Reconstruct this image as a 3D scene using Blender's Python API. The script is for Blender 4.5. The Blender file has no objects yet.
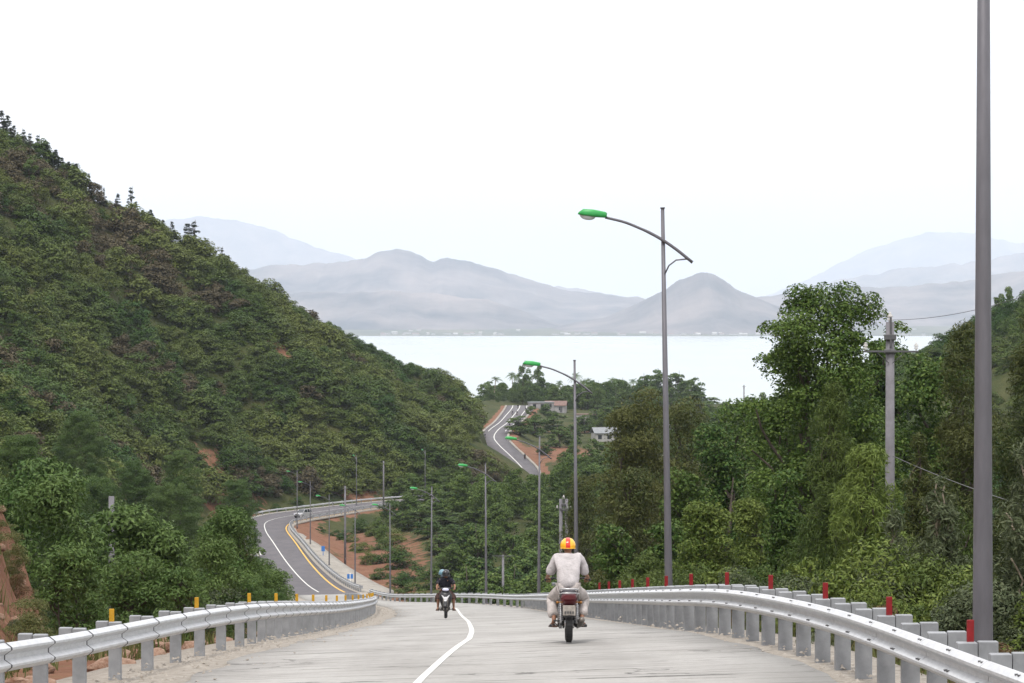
import bpy, math, random
import numpy as np
from mathutils import Vector, Matrix

# ------------------------------------------------------------------ camera, light, exposure
S = bpy.context.scene
COL = S.collection
FPX, CX, HY = 2844.0, 512.0, 318.0            # focal length in pixels, picture centre, row of the horizon
cam_d = bpy.data.cameras.new("camera")
cam = bpy.data.objects.new("camera", cam_d)
COL.objects.link(cam)
cam_d.sensor_width = 36.0
cam_d.lens = 36.0 * FPX / 1024.0
cam_d.clip_start = 0.5
cam_d.clip_end = 60000.0
cam.location = (0, 0, 0)
cam.rotation_euler = (math.radians(90) - math.atan((341.5 - HY) / FPX), 0, 0)
S.camera = cam

SUN_EL, SUN_AZ = math.radians(62), math.radians(200)   # azimuth clockwise from +Y
world = bpy.data.worlds.new("World")
S.world = world
world.use_nodes = True
wn, wl = world.node_tree.nodes, world.node_tree.links
wn.clear()
w_out = wn.new("ShaderNodeOutputWorld")
w_bg = wn.new("ShaderNodeBackground")
w_sky = wn.new("ShaderNodeTexSky")
w_sky.sky_type = 'NISHITA'
w_sky.sun_disc = False
w_sky.sun_elevation = SUN_EL
w_sky.sun_rotation = SUN_AZ
w_sky.air_density = 1.0
w_sky.dust_density = 3.0
w_tc = wn.new("ShaderNodeTexCoord")
w_map = wn.new("ShaderNodeMapping")
w_map.inputs['Scale'].default_value = (3.0, 3.0, 11.0)
w_noise = wn.new("ShaderNodeTexNoise")
w_noise.inputs['Scale'].default_value = 1.6
w_noise.inputs['Detail'].default_value = 5
w_ramp = wn.new("ShaderNodeMapRange")
w_ramp.inputs['From Min'].default_value = 0.3
w_ramp.inputs['From Max'].default_value = 0.7
w_ramp.inputs['To Min'].default_value = 0.80
w_ramp.inputs['To Max'].default_value = 0.98
w_mix = wn.new("ShaderNodeMix")
w_mix.data_type = 'RGBA'
w_mix.inputs['B'].default_value = (11.8, 11.6, 11.6, 1)      # high thin overcast, in the units of the sky texture
wl.new(w_tc.outputs['Generated'], w_map.inputs['Vector'])
wl.new(w_map.outputs['Vector'], w_noise.inputs['Vector'])
wl.new(w_noise.outputs['Fac'], w_ramp.inputs['Value'])
wl.new(w_ramp.outputs['Result'], w_mix.inputs['Factor'])
wl.new(w_sky.outputs['Color'], w_mix.inputs['A'])
# overcast skies are brighter overhead than at the horizon, with faint cloud tone
w_sep = wn.new("ShaderNodeSeparateXYZ")
wl.new(w_tc.outputs['Generated'], w_sep.inputs[0])
w_grad = wn.new("ShaderNodeMapRange")
w_grad.inputs['From Min'].default_value = 0.0
w_grad.inputs['From Max'].default_value = 1.0
w_grad.inputs['To Min'].default_value = 0.68
w_grad.inputs['To Max'].default_value = 1.16
wl.new(w_sep.outputs['Z'], w_grad.inputs['Value'])
w_n2 = wn.new("ShaderNodeTexNoise")
w_n2.inputs['Scale'].default_value = 4.0
w_n2.inputs['Detail'].default_value = 5
w_m2 = wn.new("ShaderNodeMapping")
w_m2.inputs['Scale'].default_value = (1.0, 1.0, 4.5)
wl.new(w_tc.outputs['Generated'], w_m2.inputs['Vector'])
wl.new(w_m2.outputs['Vector'], w_n2.inputs['Vector'])
w_c2 = wn.new("ShaderNodeMapRange")
w_c2.inputs['From Min'].default_value = 0.3
w_c2.inputs['From Max'].default_value = 0.7
w_c2.inputs['To Min'].default_value = 0.91
w_c2.inputs['To Max'].default_value = 1.07
wl.new(w_n2.outputs['Fac'], w_c2.inputs['Value'])
w_mul = wn.new("ShaderNodeMath")
w_mul.operation = 'MULTIPLY'
wl.new(w_grad.outputs['Result'], w_mul.inputs[0])
wl.new(w_c2.outputs['Result'], w_mul.inputs[1])
w_vs = wn.new("ShaderNodeVectorMath")
w_vs.operation = 'SCALE'
wl.new(w_mix.outputs['Result'], w_vs.inputs[0])
wl.new(w_mul.outputs[0], w_vs.inputs['Scale'])
wl.new(w_vs.outputs[0], w_bg.inputs['Color'])
w_bg.inputs['Strength'].default_value = 0.1
wl.new(w_bg.outputs['Background'], w_out.inputs['Surface'])

sun_d = bpy.data.lights.new("sun", 'SUN')
sun_d.energy = 1.5
sun_d.angle = math.radians(12)
sun_d.color = (1.0, 0.955, 0.89)
sun = bpy.data.objects.new("sun", sun_d)
COL.objects.link(sun)
sdir = Vector((math.sin(SUN_AZ) * math.cos(SUN_EL), math.cos(SUN_AZ) * math.cos(SUN_EL), math.sin(SUN_EL)))
sun.rotation_euler = sdir.to_track_quat('Z', 'Y').to_euler()

S.view_settings.view_transform = 'Standard'
S.view_settings.look = 'None'
S.view_settings.exposure = 0.68
S.view_settings.gamma = 1.0
S.view_settings.use_curve_mapping = False
S.render.engine = 'CYCLES'
cy = S.cycles
cy.use_denoising = True
try:
    cy.denoiser = 'OPENIMAGEDENOISE'
    cy.denoising_input_passes = 'RGB_ALBEDO_NORMAL'
    cy.denoising_prefilter = 'ACCURATE'
except Exception:
    pass
cy.max_bounces = 6
cy.diffuse_bounces = 3
cy.glossy_bounces = 3
cy.transmission_bounces = 4
cy.transparent_max_bounces = 4
cy.volume_bounces = 2
cy.use_adaptive_sampling = True
cy.adaptive_threshold = 0.012
cy.sample_clamp_indirect = 6
cy.caustics_reflective = False
cy.caustics_refractive = False

rnd = random.Random(7)
rng = np.random.default_rng(7)


def at(px, py, d):
    """The point seen at pixel (px, py) at forward distance d (used to lay the place out from the photograph)."""
    return ((px - CX) * d / FPX, d, -(py - HY) * d / FPX)


def proj(X, d, z):
    return CX + FPX * X / d, HY - FPX * z / d


# ------------------------------------------------------------------ materials
def new_mat(name):
    m = bpy.data.materials.new(name)
    m.use_nodes = True
    nt = m.node_tree
    nt.nodes.clear()
    out = nt.nodes.new("ShaderNodeOutputMaterial")
    return m, nt, nt.nodes, nt.links, out


def mat(name, col, rough=0.6, metal=0.0, var=0.12, scale=3.0, spec=0.4, bump=0.0, col2=None, stretch=None, coat=0.0):
    """A surface with a noisy base colour between two tones."""
    m, nt, N, L, out = new_mat(name)
    b = N.new("ShaderNodeBsdfPrincipled")
    tc = N.new("ShaderNodeTexCoord")
    no = N.new("ShaderNodeTexNoise")
    no.inputs['Scale'].default_value = scale
    no.inputs['Detail'].default_value = 6
    no.inputs['Roughness'].default_value = 0.65
    if stretch:
        mp = N.new("ShaderNodeMapping")
        mp.inputs['Scale'].default_value = stretch
        L.new(tc.outputs['Object'], mp.inputs['Vector'])
        L.new(mp.outputs['Vector'], no.inputs['Vector'])
    else:
        L.new(tc.outputs['Object'], no.inputs['Vector'])
    r = N.new("ShaderNodeMapRange")
    r.inputs['From Min'].default_value = 0.3
    r.inputs['From Max'].default_value = 0.7
    mx = N.new("ShaderNodeMix")
    mx.data_type = 'RGBA'
    c2 = col2 or tuple(min(1, c * (1 + 2 * var)) for c in col)
    mx.inputs['A'].default_value = (*[c * (1 - var) for c in col], 1)
    mx.inputs['B'].default_value = (*c2, 1)
    L.new(no.outputs['Fac'], r.inputs['Value'])
    L.new(r.outputs['Result'], mx.inputs['Factor'])
    L.new(mx.outputs['Result'], b.inputs['Base Color'])
    b.inputs['Roughness'].default_value = rough
    b.inputs['Metallic'].default_value = metal
    b.inputs['Specular IOR Level'].default_value = spec
    b.inputs['Coat Weight'].default_value = coat
    if bump:
        bp = N.new("ShaderNodeBump")
        bp.inputs['Strength'].default_value = bump
        bp.inputs['Distance'].default_value = 0.05
        L.new(no.outputs['Fac'], bp.inputs['Height'])
        L.new(bp.outputs['Normal'], b.inputs['Normal'])
    L.new(b.outputs['BSDF'], out.inputs['Surface'])
    return m


def leaf_mat(name, a, b_, c, translucent=0.2, patch=0.1, speck=0.75):
    """Foliage: tone varies from plant to plant, from patch to patch and from leaf to leaf."""
    m, nt, N, L, out = new_mat(name)
    oi = N.new("ShaderNodeObjectInfo")
    geo = N.new("ShaderNodeNewGeometry")
    no = N.new("ShaderNodeTexNoise")
    no.inputs['Scale'].default_value = patch
    no.inputs['Detail'].default_value = 3
    L.new(geo.outputs['Position'], no.inputs['Vector'])
    ad = N.new("ShaderNodeMath")
    ad.operation = 'ADD'
    L.new(oi.outputs['Random'], ad.inputs[0])
    r = N.new("ShaderNodeMapRange")
    r.inputs['From Min'].default_value = 0.35
    r.inputs['From Max'].default_value = 0.65
    r.inputs['To Min'].default_value = -0.5
    r.inputs['To Max'].default_value = 0.5
    L.new(no.outputs['Fac'], r.inputs['Value'])
    L.new(r.outputs['Result'], ad.inputs[1])
    m1 = N.new("ShaderNodeMix")
    m1.data_type = 'RGBA'
    m1.inputs['A'].default_value = (*a, 1)
    m1.inputs['B'].default_value = (*b_, 1)
    L.new(ad.outputs[0], m1.inputs['Factor'])
    m2 = N.new("ShaderNodeMix")
    m2.data_type = 'RGBA'
    m2.inputs['B'].default_value = (*c, 1)
    pw = N.new("ShaderNodeMath")
    pw.operation = 'POWER'
    pw.inputs[1].default_value = 2.2
    L.new(geo.outputs['Random Per Island'], pw.inputs[0])
    sc = N.new("ShaderNodeMath")
    sc.operation = 'MULTIPLY'
    sc.inputs[1].default_value = speck
    L.new(pw.outputs[0], sc.inputs[0])
    L.new(sc.outputs[0], m2.inputs['Factor'])
    L.new(m1.outputs['Result'], m2.inputs['A'])
    bs = N.new("ShaderNodeBsdfPrincipled")
    bs.inputs['Roughness'].default_value = 0.5
    bs.inputs['Specular IOR Level'].default_value = 0.12
    tr = N.new("ShaderNodeBsdfTranslucent")
    ms = N.new("ShaderNodeMixShader")
    ms.inputs[0].default_value = translucent
    L.new(m2.outputs['Result'], bs.inputs['Base Color'])
    L.new(m2.outputs['Result'], tr.inputs['Color'])
    L.new(bs.outputs['BSDF'], ms.inputs[1])
    L.new(tr.outputs['BSDF'], ms.inputs[2])
    L.new(ms.outputs[0], out.inputs['Surface'])
    return m


def concrete_mat(name, lo, hi, stain, streak=(0.5, 5.0, 1.0)):
    """Concrete carriageway: mottling, cross streaks, dark joints and wheel dirt as wear of the slab."""
    m, nt, N, L, out = new_mat(name)
    tc = N.new("ShaderNodeTexCoord")
    b = N.new("ShaderNodeBsdfPrincipled")

    def noise(scale, stretch, detail=6, rough=0.6):
        mp = N.new("ShaderNodeMapping")
        mp.inputs['Scale'].default_value = stretch
        no = N.new("ShaderNodeTexNoise")
        no.inputs['Scale'].default_value = scale
        no.inputs['Detail'].default_value = detail
        no.inputs['Roughness'].default_value = rough
        L.new(tc.outputs['Object'], mp.inputs['Vector'])
        L.new(mp.outputs['Vector'], no.inputs['Vector'])
        return no.outputs['Fac']

    def rng_(sock, f0, f1, t0=0.0, t1=1.0):
        r = N.new("ShaderNodeMapRange")
        for k, v in (('From Min', f0), ('From Max', f1), ('To Min', t0), ('To Max', t1)):
            r.inputs[k].default_value = v
        L.new(sock, r.inputs['Value'])
        return r.outputs['Result']

    def mix(fac, a, c):
        x = N.new("ShaderNodeMix")
        x.data_type = 'RGBA'
        L.new(fac, x.inputs['Factor'])
        for s, v in (('A', a), ('B', c)):
            if isinstance(v, tuple):
                x.inputs[s].default_value = (*v, 1)
            else:
                L.new(v, x.inputs[s])
        return x.outputs['Result']
    base = mix(rng_(noise(0.5, (1, 0.35, 1)), 0.32, 0.68), lo, hi)
    base = mix(rng_(noise(14, (1, 1, 1), 3), 0.35, 0.75, 0.0, 0.35), base, tuple(0.72 * v for v in lo))
    base = mix(rng_(noise(0.9, streak, 5, 0.7), 0.50, 0.66, 0, 0.75), base, stain)
    base = mix(rng_(noise(0.45, (0.7, 3.2, 1), 7, 0.75), 0.595, 0.635, 0, 0.95), base, tuple(0.36 * v for v in stain))
    base = mix(rng_(noise(0.22, (2.2, 0.12, 1), 4), 0.5, 0.75, 0, 0.4), base, tuple(0.8 * v for v in stain))
    # sawn joints every five metres, dirt-filled, and wandering cracks
    sep = N.new("ShaderNodeSeparateXYZ")
    L.new(tc.outputs['Object'], sep.inputs[0])

    def mth(op, a, v):
        q = N.new("ShaderNodeMath")
        q.operation = op
        if hasattr(a, 'is_linked'):
            L.new(a, q.inputs[0])
        else:
            q.inputs[0].default_value = a
        if hasattr(v, 'is_linked'):
            L.new(v, q.inputs[1])
        else:
            q.inputs[1].default_value = v
        return q.outputs[0]
    yw = mth('ADD', sep.outputs['Y'], mth('MULTIPLY', noise(1.2, (1, 0.2, 1), 2), 0.12))
    fr_ = mth('FRACT', mth('DIVIDE', yw, 5.0), 0)
    jn = mth('LESS_THAN', fr_, 0.011)
    base = mix(mth('MULTIPLY', jn, rng_(noise(2.5, (1, 0.1, 1), 2), 0.35, 0.6, 0.15, 0.8)), base, tuple(0.4 * v for v in stain))
    vo = N.new("ShaderNodeTexVoronoi")
    vo.feature = 'DISTANCE_TO_EDGE'
    vo.inputs['Scale'].default_value = 0.16
    mpv = N.new("ShaderNodeMapping")
    mpv.inputs['Scale'].default_value = (0.55, 1.6, 1)
    vm_ = N.new("ShaderNodeVectorMath")
    vm_.operation = 'ADD'
    nz = N.new("ShaderNodeTexNoise")
    nz.inputs['Scale'].default_value = 0.8
    nz.inputs['Detail'].default_value = 5
    L.new(tc.outputs['Object'], nz.inputs['Vector'])
    sc_ = N.new("ShaderNodeVectorMath")
    sc_.operation = 'SCALE'
    sc_.inputs['Scale'].default_value = 2.2
    L.new(nz.outputs['Color'], sc_.inputs[0])
    L.new(tc.outputs['Object'], mpv.inputs['Vector'])
    L.new(mpv.outputs['Vector'], vm_.inputs[0])
    L.new(sc_.outputs[0], vm_.inputs[1])
    L.new(vm_.outputs[0], vo.inputs['Vector'])
    crk = mth('MULTIPLY', mth('LESS_THAN', vo.outputs['Distance'], 0.006), rng_(noise(0.25, (1, 1, 1), 3), 0.42, 0.58, 0.0, 0.9))
    base = mix(crk, base, tuple(0.35 * v for v in stain))
    L.new(base, b.inputs['Base Color'])
    b.inputs['Roughness'].default_value = 0.85
    b.inputs['Specular IOR Level'].default_value = 0.25
    bp = N.new("ShaderNodeBump")
    bp.inputs['Strength'].default_value = 0.35
    bp.inputs['Distance'].default_value = 0.02
    L.new(noise(9, (0.6, 3, 1), 5), bp.inputs['Height'])
    L.new(bp.outputs['Normal'], b.inputs['Normal'])
    L.new(b.outputs['BSDF'], out.inputs['Surface'])
    return m


def terrain_mat():
    m, nt, N, L, out = new_mat("ground_soil")
    geo = N.new("ShaderNodeNewGeometry")
    b = N.new("ShaderNodeBsdfPrincipled")

    def noise(scale, detail=6):
        no = N.new("ShaderNodeTexNoise")
        no.inputs['Scale'].default_value = scale
        no.inputs['Detail'].default_value = detail
        no.inputs['Roughness'].default_value = 0.65
        L.new(geo.outputs['Position'], no.inputs['Vector'])
        return no.outputs['Fac']

    def rr(sock, f0, f1, t0=0.0, t1=1.0):
        r = N.new("ShaderNodeMapRange")
        for k, v in (('From Min', f0), ('From Max', f1), ('To Min', t0), ('To Max', t1)):
            r.inputs[k].default_value = v
        L.new(sock, r.inputs['Value'])
        return r.outputs['Result']

    def mix(fac, a, c):
        x = N.new("ShaderNodeMix")
        x.data_type = 'RGBA'
        L.new(fac, x.inputs['Factor'])
        for s, v in (('A', a), ('B', c)):
            if isinstance(v, tuple):
                x.inputs[s].default_value = (*v, 1)
            else:
                L.new(v, x.inputs[s])
        return x.outputs['Result']
    green = mix(rr(noise(0.12), 0.35, 0.65), (0.03, 0.045, 0.013), (0.072, 0.072, 0.026))
    green = mix(rr(noise(1.3), 0.45, 0.7, 0, 0.7), green, (0.025, 0.032, 0.014))
    red = mix(rr(noise(0.35), 0.3, 0.7), (0.14, 0.062, 0.038), (0.25, 0.135, 0.088))
    red = mix(rr(noise(2.6), 0.4, 0.75, 0, 0.8), red, (0.115, 0.055, 0.033))
    red = mix(rr(noise(0.9), 0.56, 0.72, 0, 0.75), red, (0.10, 0.095, 0.04))
    at_ = N.new("ShaderNodeAttribute")
    at_.attribute_name = "earth"
    wob = N.new("ShaderNodeMath")
    wob.operation = 'ADD'
    L.new(at_.outputs['Fac'], wob.inputs[0])
    L.new(rr(noise(0.5), 0.3, 0.7, -0.35, 0.35), wob.inputs[1])
    col = mix(rr(wob.outputs[0], 0.4, 0.6), green, red)
    L.new(col, b.inputs['Base Color'])
    b.inputs['Roughness'].default_value = 0.95
    b.inputs['Specular IOR Level'].default_value = 0.1
    bp = N.new("ShaderNodeBump")
    bp.inputs['Strength'].default_value = 0.7
    bp.inputs['Distance'].default_value = 0.25
    L.new(noise(2.0, 8), bp.inputs['Height'])
    L.new(bp.outputs['Normal'], b.inputs['Normal'])
    L.new(b.outputs['BSDF'], out.inputs['Surface'])
    return m


def sea_mat():
    m, nt, N, L, out = new_mat("sea_water")
    geo = N.new("ShaderNodeNewGeometry")
    b = N.new("ShaderNodeBsdfPrincipled")
    mp = N.new("ShaderNodeMapping")
    mp.inputs['Scale'].default_value = (0.004, 0.0012, 1)
    no = N.new("ShaderNodeTexNoise")
    no.inputs['Scale'].default_value = 1.0
    no.inputs['Detail'].default_value = 5
    L.new(geo.outputs['Position'], mp.inputs['Vector'])
    L.new(mp.outputs['Vector'], no.inputs['Vector'])
    mx = N.new("ShaderNodeMix")
    mx.data_type = 'RGBA'
    mx.inputs['A'].default_value = (0.30, 0.345, 0.34, 1)
    mx.inputs['B'].default_value = (0.38, 0.42, 0.415, 1)
    L.new(no.outputs['Fac'], mx.inputs['Factor'])
    L.new(mx.outputs['Result'], b.inputs['Base Color'])
    b.inputs['Roughness'].default_value = 0.22
    b.inputs['IOR'].default_value = 1.33
    wv = N.new("ShaderNodeTexNoise")
    wv.inputs['Scale'].default_value = 0.25
    wv.inputs['Detail'].default_value = 4
    L.new(geo.outputs['Position'], wv.inputs['Vector'])
    bp = N.new("ShaderNodeBump")
    bp.inputs['Strength'].default_value = 0.25
    bp.inputs['Distance'].default_value = 0.4
    L.new(wv.outputs['Fac'], bp.inputs['Height'])
    L.new(bp.outputs['Normal'], b.inputs['Normal'])
    L.new(b.outputs['BSDF'], out.inputs['Surface'])
    return m


M = {}
M['soil'] = terrain_mat()
M['sea'] = sea_mat()
M['concrete'] = concrete_mat("road_concrete", (0.28, 0.272, 0.258), (0.395, 0.386, 0.37), (0.185, 0.176, 0.165))
M['asphalt'] = concrete_mat("road_asphalt", (0.105, 0.098, 0.107), (0.14, 0.132, 0.14), (0.085, 0.08, 0.086))
M['apron'] = concrete_mat("apron_concrete", (0.26, 0.24, 0.21), (0.36, 0.335, 0.295), (0.2, 0.18, 0.155))
M['gravel'] = mat("shoulder_gravel", (0.27, 0.235, 0.195), 0.95, var=0.3, scale=7, bump=1.0, col2=(0.40, 0.365, 0.32))
M['white'] = mat("road_paint_white", (0.62, 0.62, 0.585), 0.75, var=0.16, scale=9, col2=(0.70, 0.70, 0.67))
M['yellow_line'] = mat("road_paint_yellow", (0.60, 0.36, 0.06), 0.7, var=0.1, scale=4)
M['galv'] = mat("galvanised_steel", (0.54, 0.55, 0.565), 0.45, metal=0.4, var=0.09, scale=5, stretch=(1, 1, 4))
M['post'] = mat("painted_post_steel", (0.245, 0.255, 0.27), 0.6, metal=0.15, var=0.14, scale=4)
M['seam'] = mat("joint_shadow_dark", (0.05, 0.052, 0.055), 0.7, scale=8)  # dark tone standing in for the shadow line at the rail laps
M['red_plate'] = mat("red_reflector", (0.20, 0.008, 0.011), 0.5, var=0.15, scale=9)
M['yellow_plate'] = mat("yellow_reflector", (0.46, 0.25, 0.012), 0.5, var=0.12, scale=9)
M['pole'] = mat("lamp_pole_steel", (0.125, 0.122, 0.137), 0.55, metal=0.3, var=0.12, scale=2.2, stretch=(3, 3, 0.6))
M['lamp_green'] = mat("lamp_green_enamel", (0.03, 0.30, 0.07), 0.35, var=0.1, scale=6)
M['lens'] = mat("lamp_lens", (0.62, 0.66, 0.68), 0.15, var=0.05, scale=5, spec=0.6)
M['conc_pole'] = mat("pole_concrete", (0.15, 0.145, 0.158), 0.85, var=0.18, scale=2.5, bump=0.2)
M['porcelain'] = mat("insulator_porcelain", (0.62, 0.6, 0.58), 0.25, var=0.06, scale=7)
M['steel_dark'] = mat("bracket_steel", (0.12, 0.12, 0.125), 0.5, metal=0.6, scale=9)
M['wire'] = mat("wire_sheath", (0.11, 0.11, 0.115), 0.6, scale=5)
M['rubber'] = mat("tyre_rubber", (0.018, 0.018, 0.019), 0.75, var=0.2, scale=12)
M['chrome'] = mat("worn_chrome", (0.45, 0.45, 0.46), 0.3, metal=0.9, var=0.15, scale=14)
M['engine'] = mat("engine_metal", (0.16, 0.145, 0.13), 0.5, metal=0.6, var=0.25, scale=16)
M['maroon'] = mat("maroon_plastic", (0.10, 0.022, 0.028), 0.4, var=0.2, scale=11)
M['tail_red'] = mat("tail_lens_red", (0.075, 0.008, 0.011), 0.3, var=0.1, scale=11)
M['black_plastic'] = mat("black_plastic", (0.016, 0.016, 0.018), 0.35, var=0.15, scale=11)
M['indicator'] = mat("amber_lens", (0.22, 0.09, 0.012), 0.3, var=0.1, scale=9)
M['vinyl'] = mat("seat_vinyl", (0.026, 0.024, 0.03), 0.5, var=0.2, scale=14)
M['plate'] = mat("number_plate", (0.33, 0.30, 0.27), 0.6, var=0.2, scale=16)
M['scooter_white'] = mat("scooter_white", (0.72, 0.72, 0.74), 0.25, var=0.04, scale=9, coat=0.5)
M['headlight'] = mat("headlight_lens", (0.55, 0.56, 0.70), 0.12, var=0.08, scale=12, spec=0.7)
M['skin'] = mat("tanned_skin", (0.25, 0.125, 0.075), 0.55, var=0.1, scale=14)
M['shirt'] = mat("cotton_shirt", (0.43, 0.405, 0.41), 0.9, var=0.16, scale=5, bump=0.8, spec=0.1)
M['trousers'] = mat("cotton_trousers", (0.41, 0.375, 0.36), 0.9, var=0.18, scale=5, bump=0.8, spec=0.1)
M['black_cloth'] = mat("black_cloth", (0.016, 0.016, 0.022), 0.9, var=0.25, scale=9, spec=0.1)
M['dark_cloth'] = mat("brown_cloth", (0.06, 0.036, 0.032), 0.9, var=0.2, scale=9, spec=0.1)
M['helmet_yellow'] = mat("helmet_yellow", (0.78, 0.40, 0.018), 0.25, var=0.05, scale=8, coat=0.4)
M['helmet_red'] = mat("helmet_red", (0.62, 0.03, 0.012), 0.25, var=0.05, scale=8, coat=0.4)
M['helmet_black'] = mat("helmet_black", (0.014, 0.014, 0.016), 0.25, var=0.1, scale=8, coat=0.3)
M['helmet_blue'] = mat("helmet_blue", (0.13, 0.235, 0.29), 0.3, var=0.06, scale=8, coat=0.3)
M['mask'] = mat("mask_cloth", (0.36, 0.43, 0.55), 0.9, var=0.1, scale=9)
M['hair'] = mat("black_hair", (0.012, 0.01, 0.009), 0.6, var=0.2, scale=20)
M['leather'] = mat("brown_sandal", (0.075, 0.042, 0.03), 0.7, var=0.2, scale=12)
M['car_paint'] = mat("car_silver_paint", (0.48, 0.48, 0.49), 0.3, metal=0.3, var=0.05, scale=4, coat=0.5)
M['glass_dark'] = mat("car_glass", (0.03, 0.035, 0.04), 0.08, var=0.1, scale=4, spec=0.7)
M['blue_sign'] = mat("blue_sign_face", (0.04, 0.16, 0.45), 0.4, var=0.1, scale=6)
M['rock'] = mat("reddish_rock", (0.23, 0.115, 0.07), 0.9, var=0.25, scale=3, bump=0.9, col2=(0.34, 0.235, 0.175))
M['bark'] = mat("tree_bark", (0.062, 0.05, 0.04), 0.95, var=0.3, scale=6, bump=0.6, stretch=(3, 3, 0.5))
M['bark_pale'] = mat("pale_bark", (0.25, 0.21, 0.16), 0.9, var=0.25, scale=6, bump=0.4, stretch=(3, 3, 0.5))
M['house_wall'] = mat("rendered_wall", (0.26, 0.25, 0.25), 0.9, var=0.2, scale=0.8)
M['house_white'] = mat("pale_wall", (0.36, 0.35, 0.335), 0.9, var=0.1, scale=0.5)
M['roof_tin'] = mat("tin_roof", (0.19, 0.20, 0.21), 0.5, metal=0.2, var=0.15, scale=1.5)
M['roof_rust'] = mat("rusty_roof", (0.14, 0.085, 0.07), 0.7, var=0.25, scale=1.5)
M['mount'] = mat("hazed_mountain_scrub", (0.018, 0.03, 0.045), 0.95, var=0.25, scale=0.0024, col2=(0.21, 0.175, 0.16), spec=0.05)  # scrub tinted blue, some of the distance haze put into its colour
M['plain'] = mat("far_plain", (0.045, 0.065, 0.035), 0.95, var=0.25, scale=0.004, col2=(0.13, 0.12, 0.075), spec=0.05, stretch=(1, 0.35, 1))
M['broad'] = leaf_mat("broad_leaves", (0.03, 0.068, 0.014), (0.068, 0.118, 0.023), (0.19, 0.25, 0.06), patch=0.35, speck=0.6)
M['feather'] = leaf_mat("feathery_leaves", (0.042, 0.076, 0.018), (0.075, 0.108, 0.026), (0.17, 0.21, 0.06), patch=0.35, speck=0.45)
M['feather_light'] = leaf_mat("light_feathery_leaves", (0.09, 0.145, 0.028), (0.125, 0.175, 0.038), (0.23, 0.28, 0.08), patch=0.4, speck=0.45)
M['brownish'] = leaf_mat("olive_leaves", (0.042, 0.062, 0.018), (0.085, 0.094, 0.028), (0.15, 0.15, 0.055), patch=0.3, speck=0.45)
M['bushy'] = leaf_mat("acacia_leaves", (0.045, 0.092, 0.022), (0.08, 0.13, 0.034), (0.18, 0.245, 0.085), patch=0.4, speck=0.5)
M['lime'] = leaf_mat("lime_leaves", (0.075, 0.12, 0.024), (0.10, 0.14, 0.03), (0.2, 0.24, 0.06), patch=0.4)
M['grey_green'] = leaf_mat("grey_green_leaves", (0.05, 0.072, 0.036), (0.075, 0.095, 0.048), (0.16, 0.18, 0.10), patch=0.4)
M['forest'] = leaf_mat("forest_leaves", (0.031, 0.074, 0.016), (0.076, 0.125, 0.028), (0.155, 0.21, 0.054), patch=0.03)
M['scrub'] = leaf_mat("hill_scrub_leaves", (0.028, 0.074, 0.013), (0.115, 0.142, 0.034), (0.15, 0.18, 0.052), patch=0.026, speck=0.22)
M['scrub_brown'] = leaf_mat("dry_scrub_leaves", (0.058, 0.05, 0.03), (0.10, 0.082, 0.045), (0.14, 0.13, 0.065), patch=0.03, speck=0.3)
M['conifer'] = leaf_mat("conifer_needles", (0.014, 0.026, 0.012), (0.022, 0.036, 0.015), (0.04, 0.06, 0.025))
M['dry'] = leaf_mat("dry_leaves", (0.09, 0.055, 0.03), (0.13, 0.075, 0.04), (0.22, 0.16, 0.085), patch=0.5)
M['grass'] = leaf_mat("wild_grass", (0.06, 0.085, 0.026), (0.10, 0.12, 0.04), (0.23, 0.20, 0.09), patch=0.3)


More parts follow.
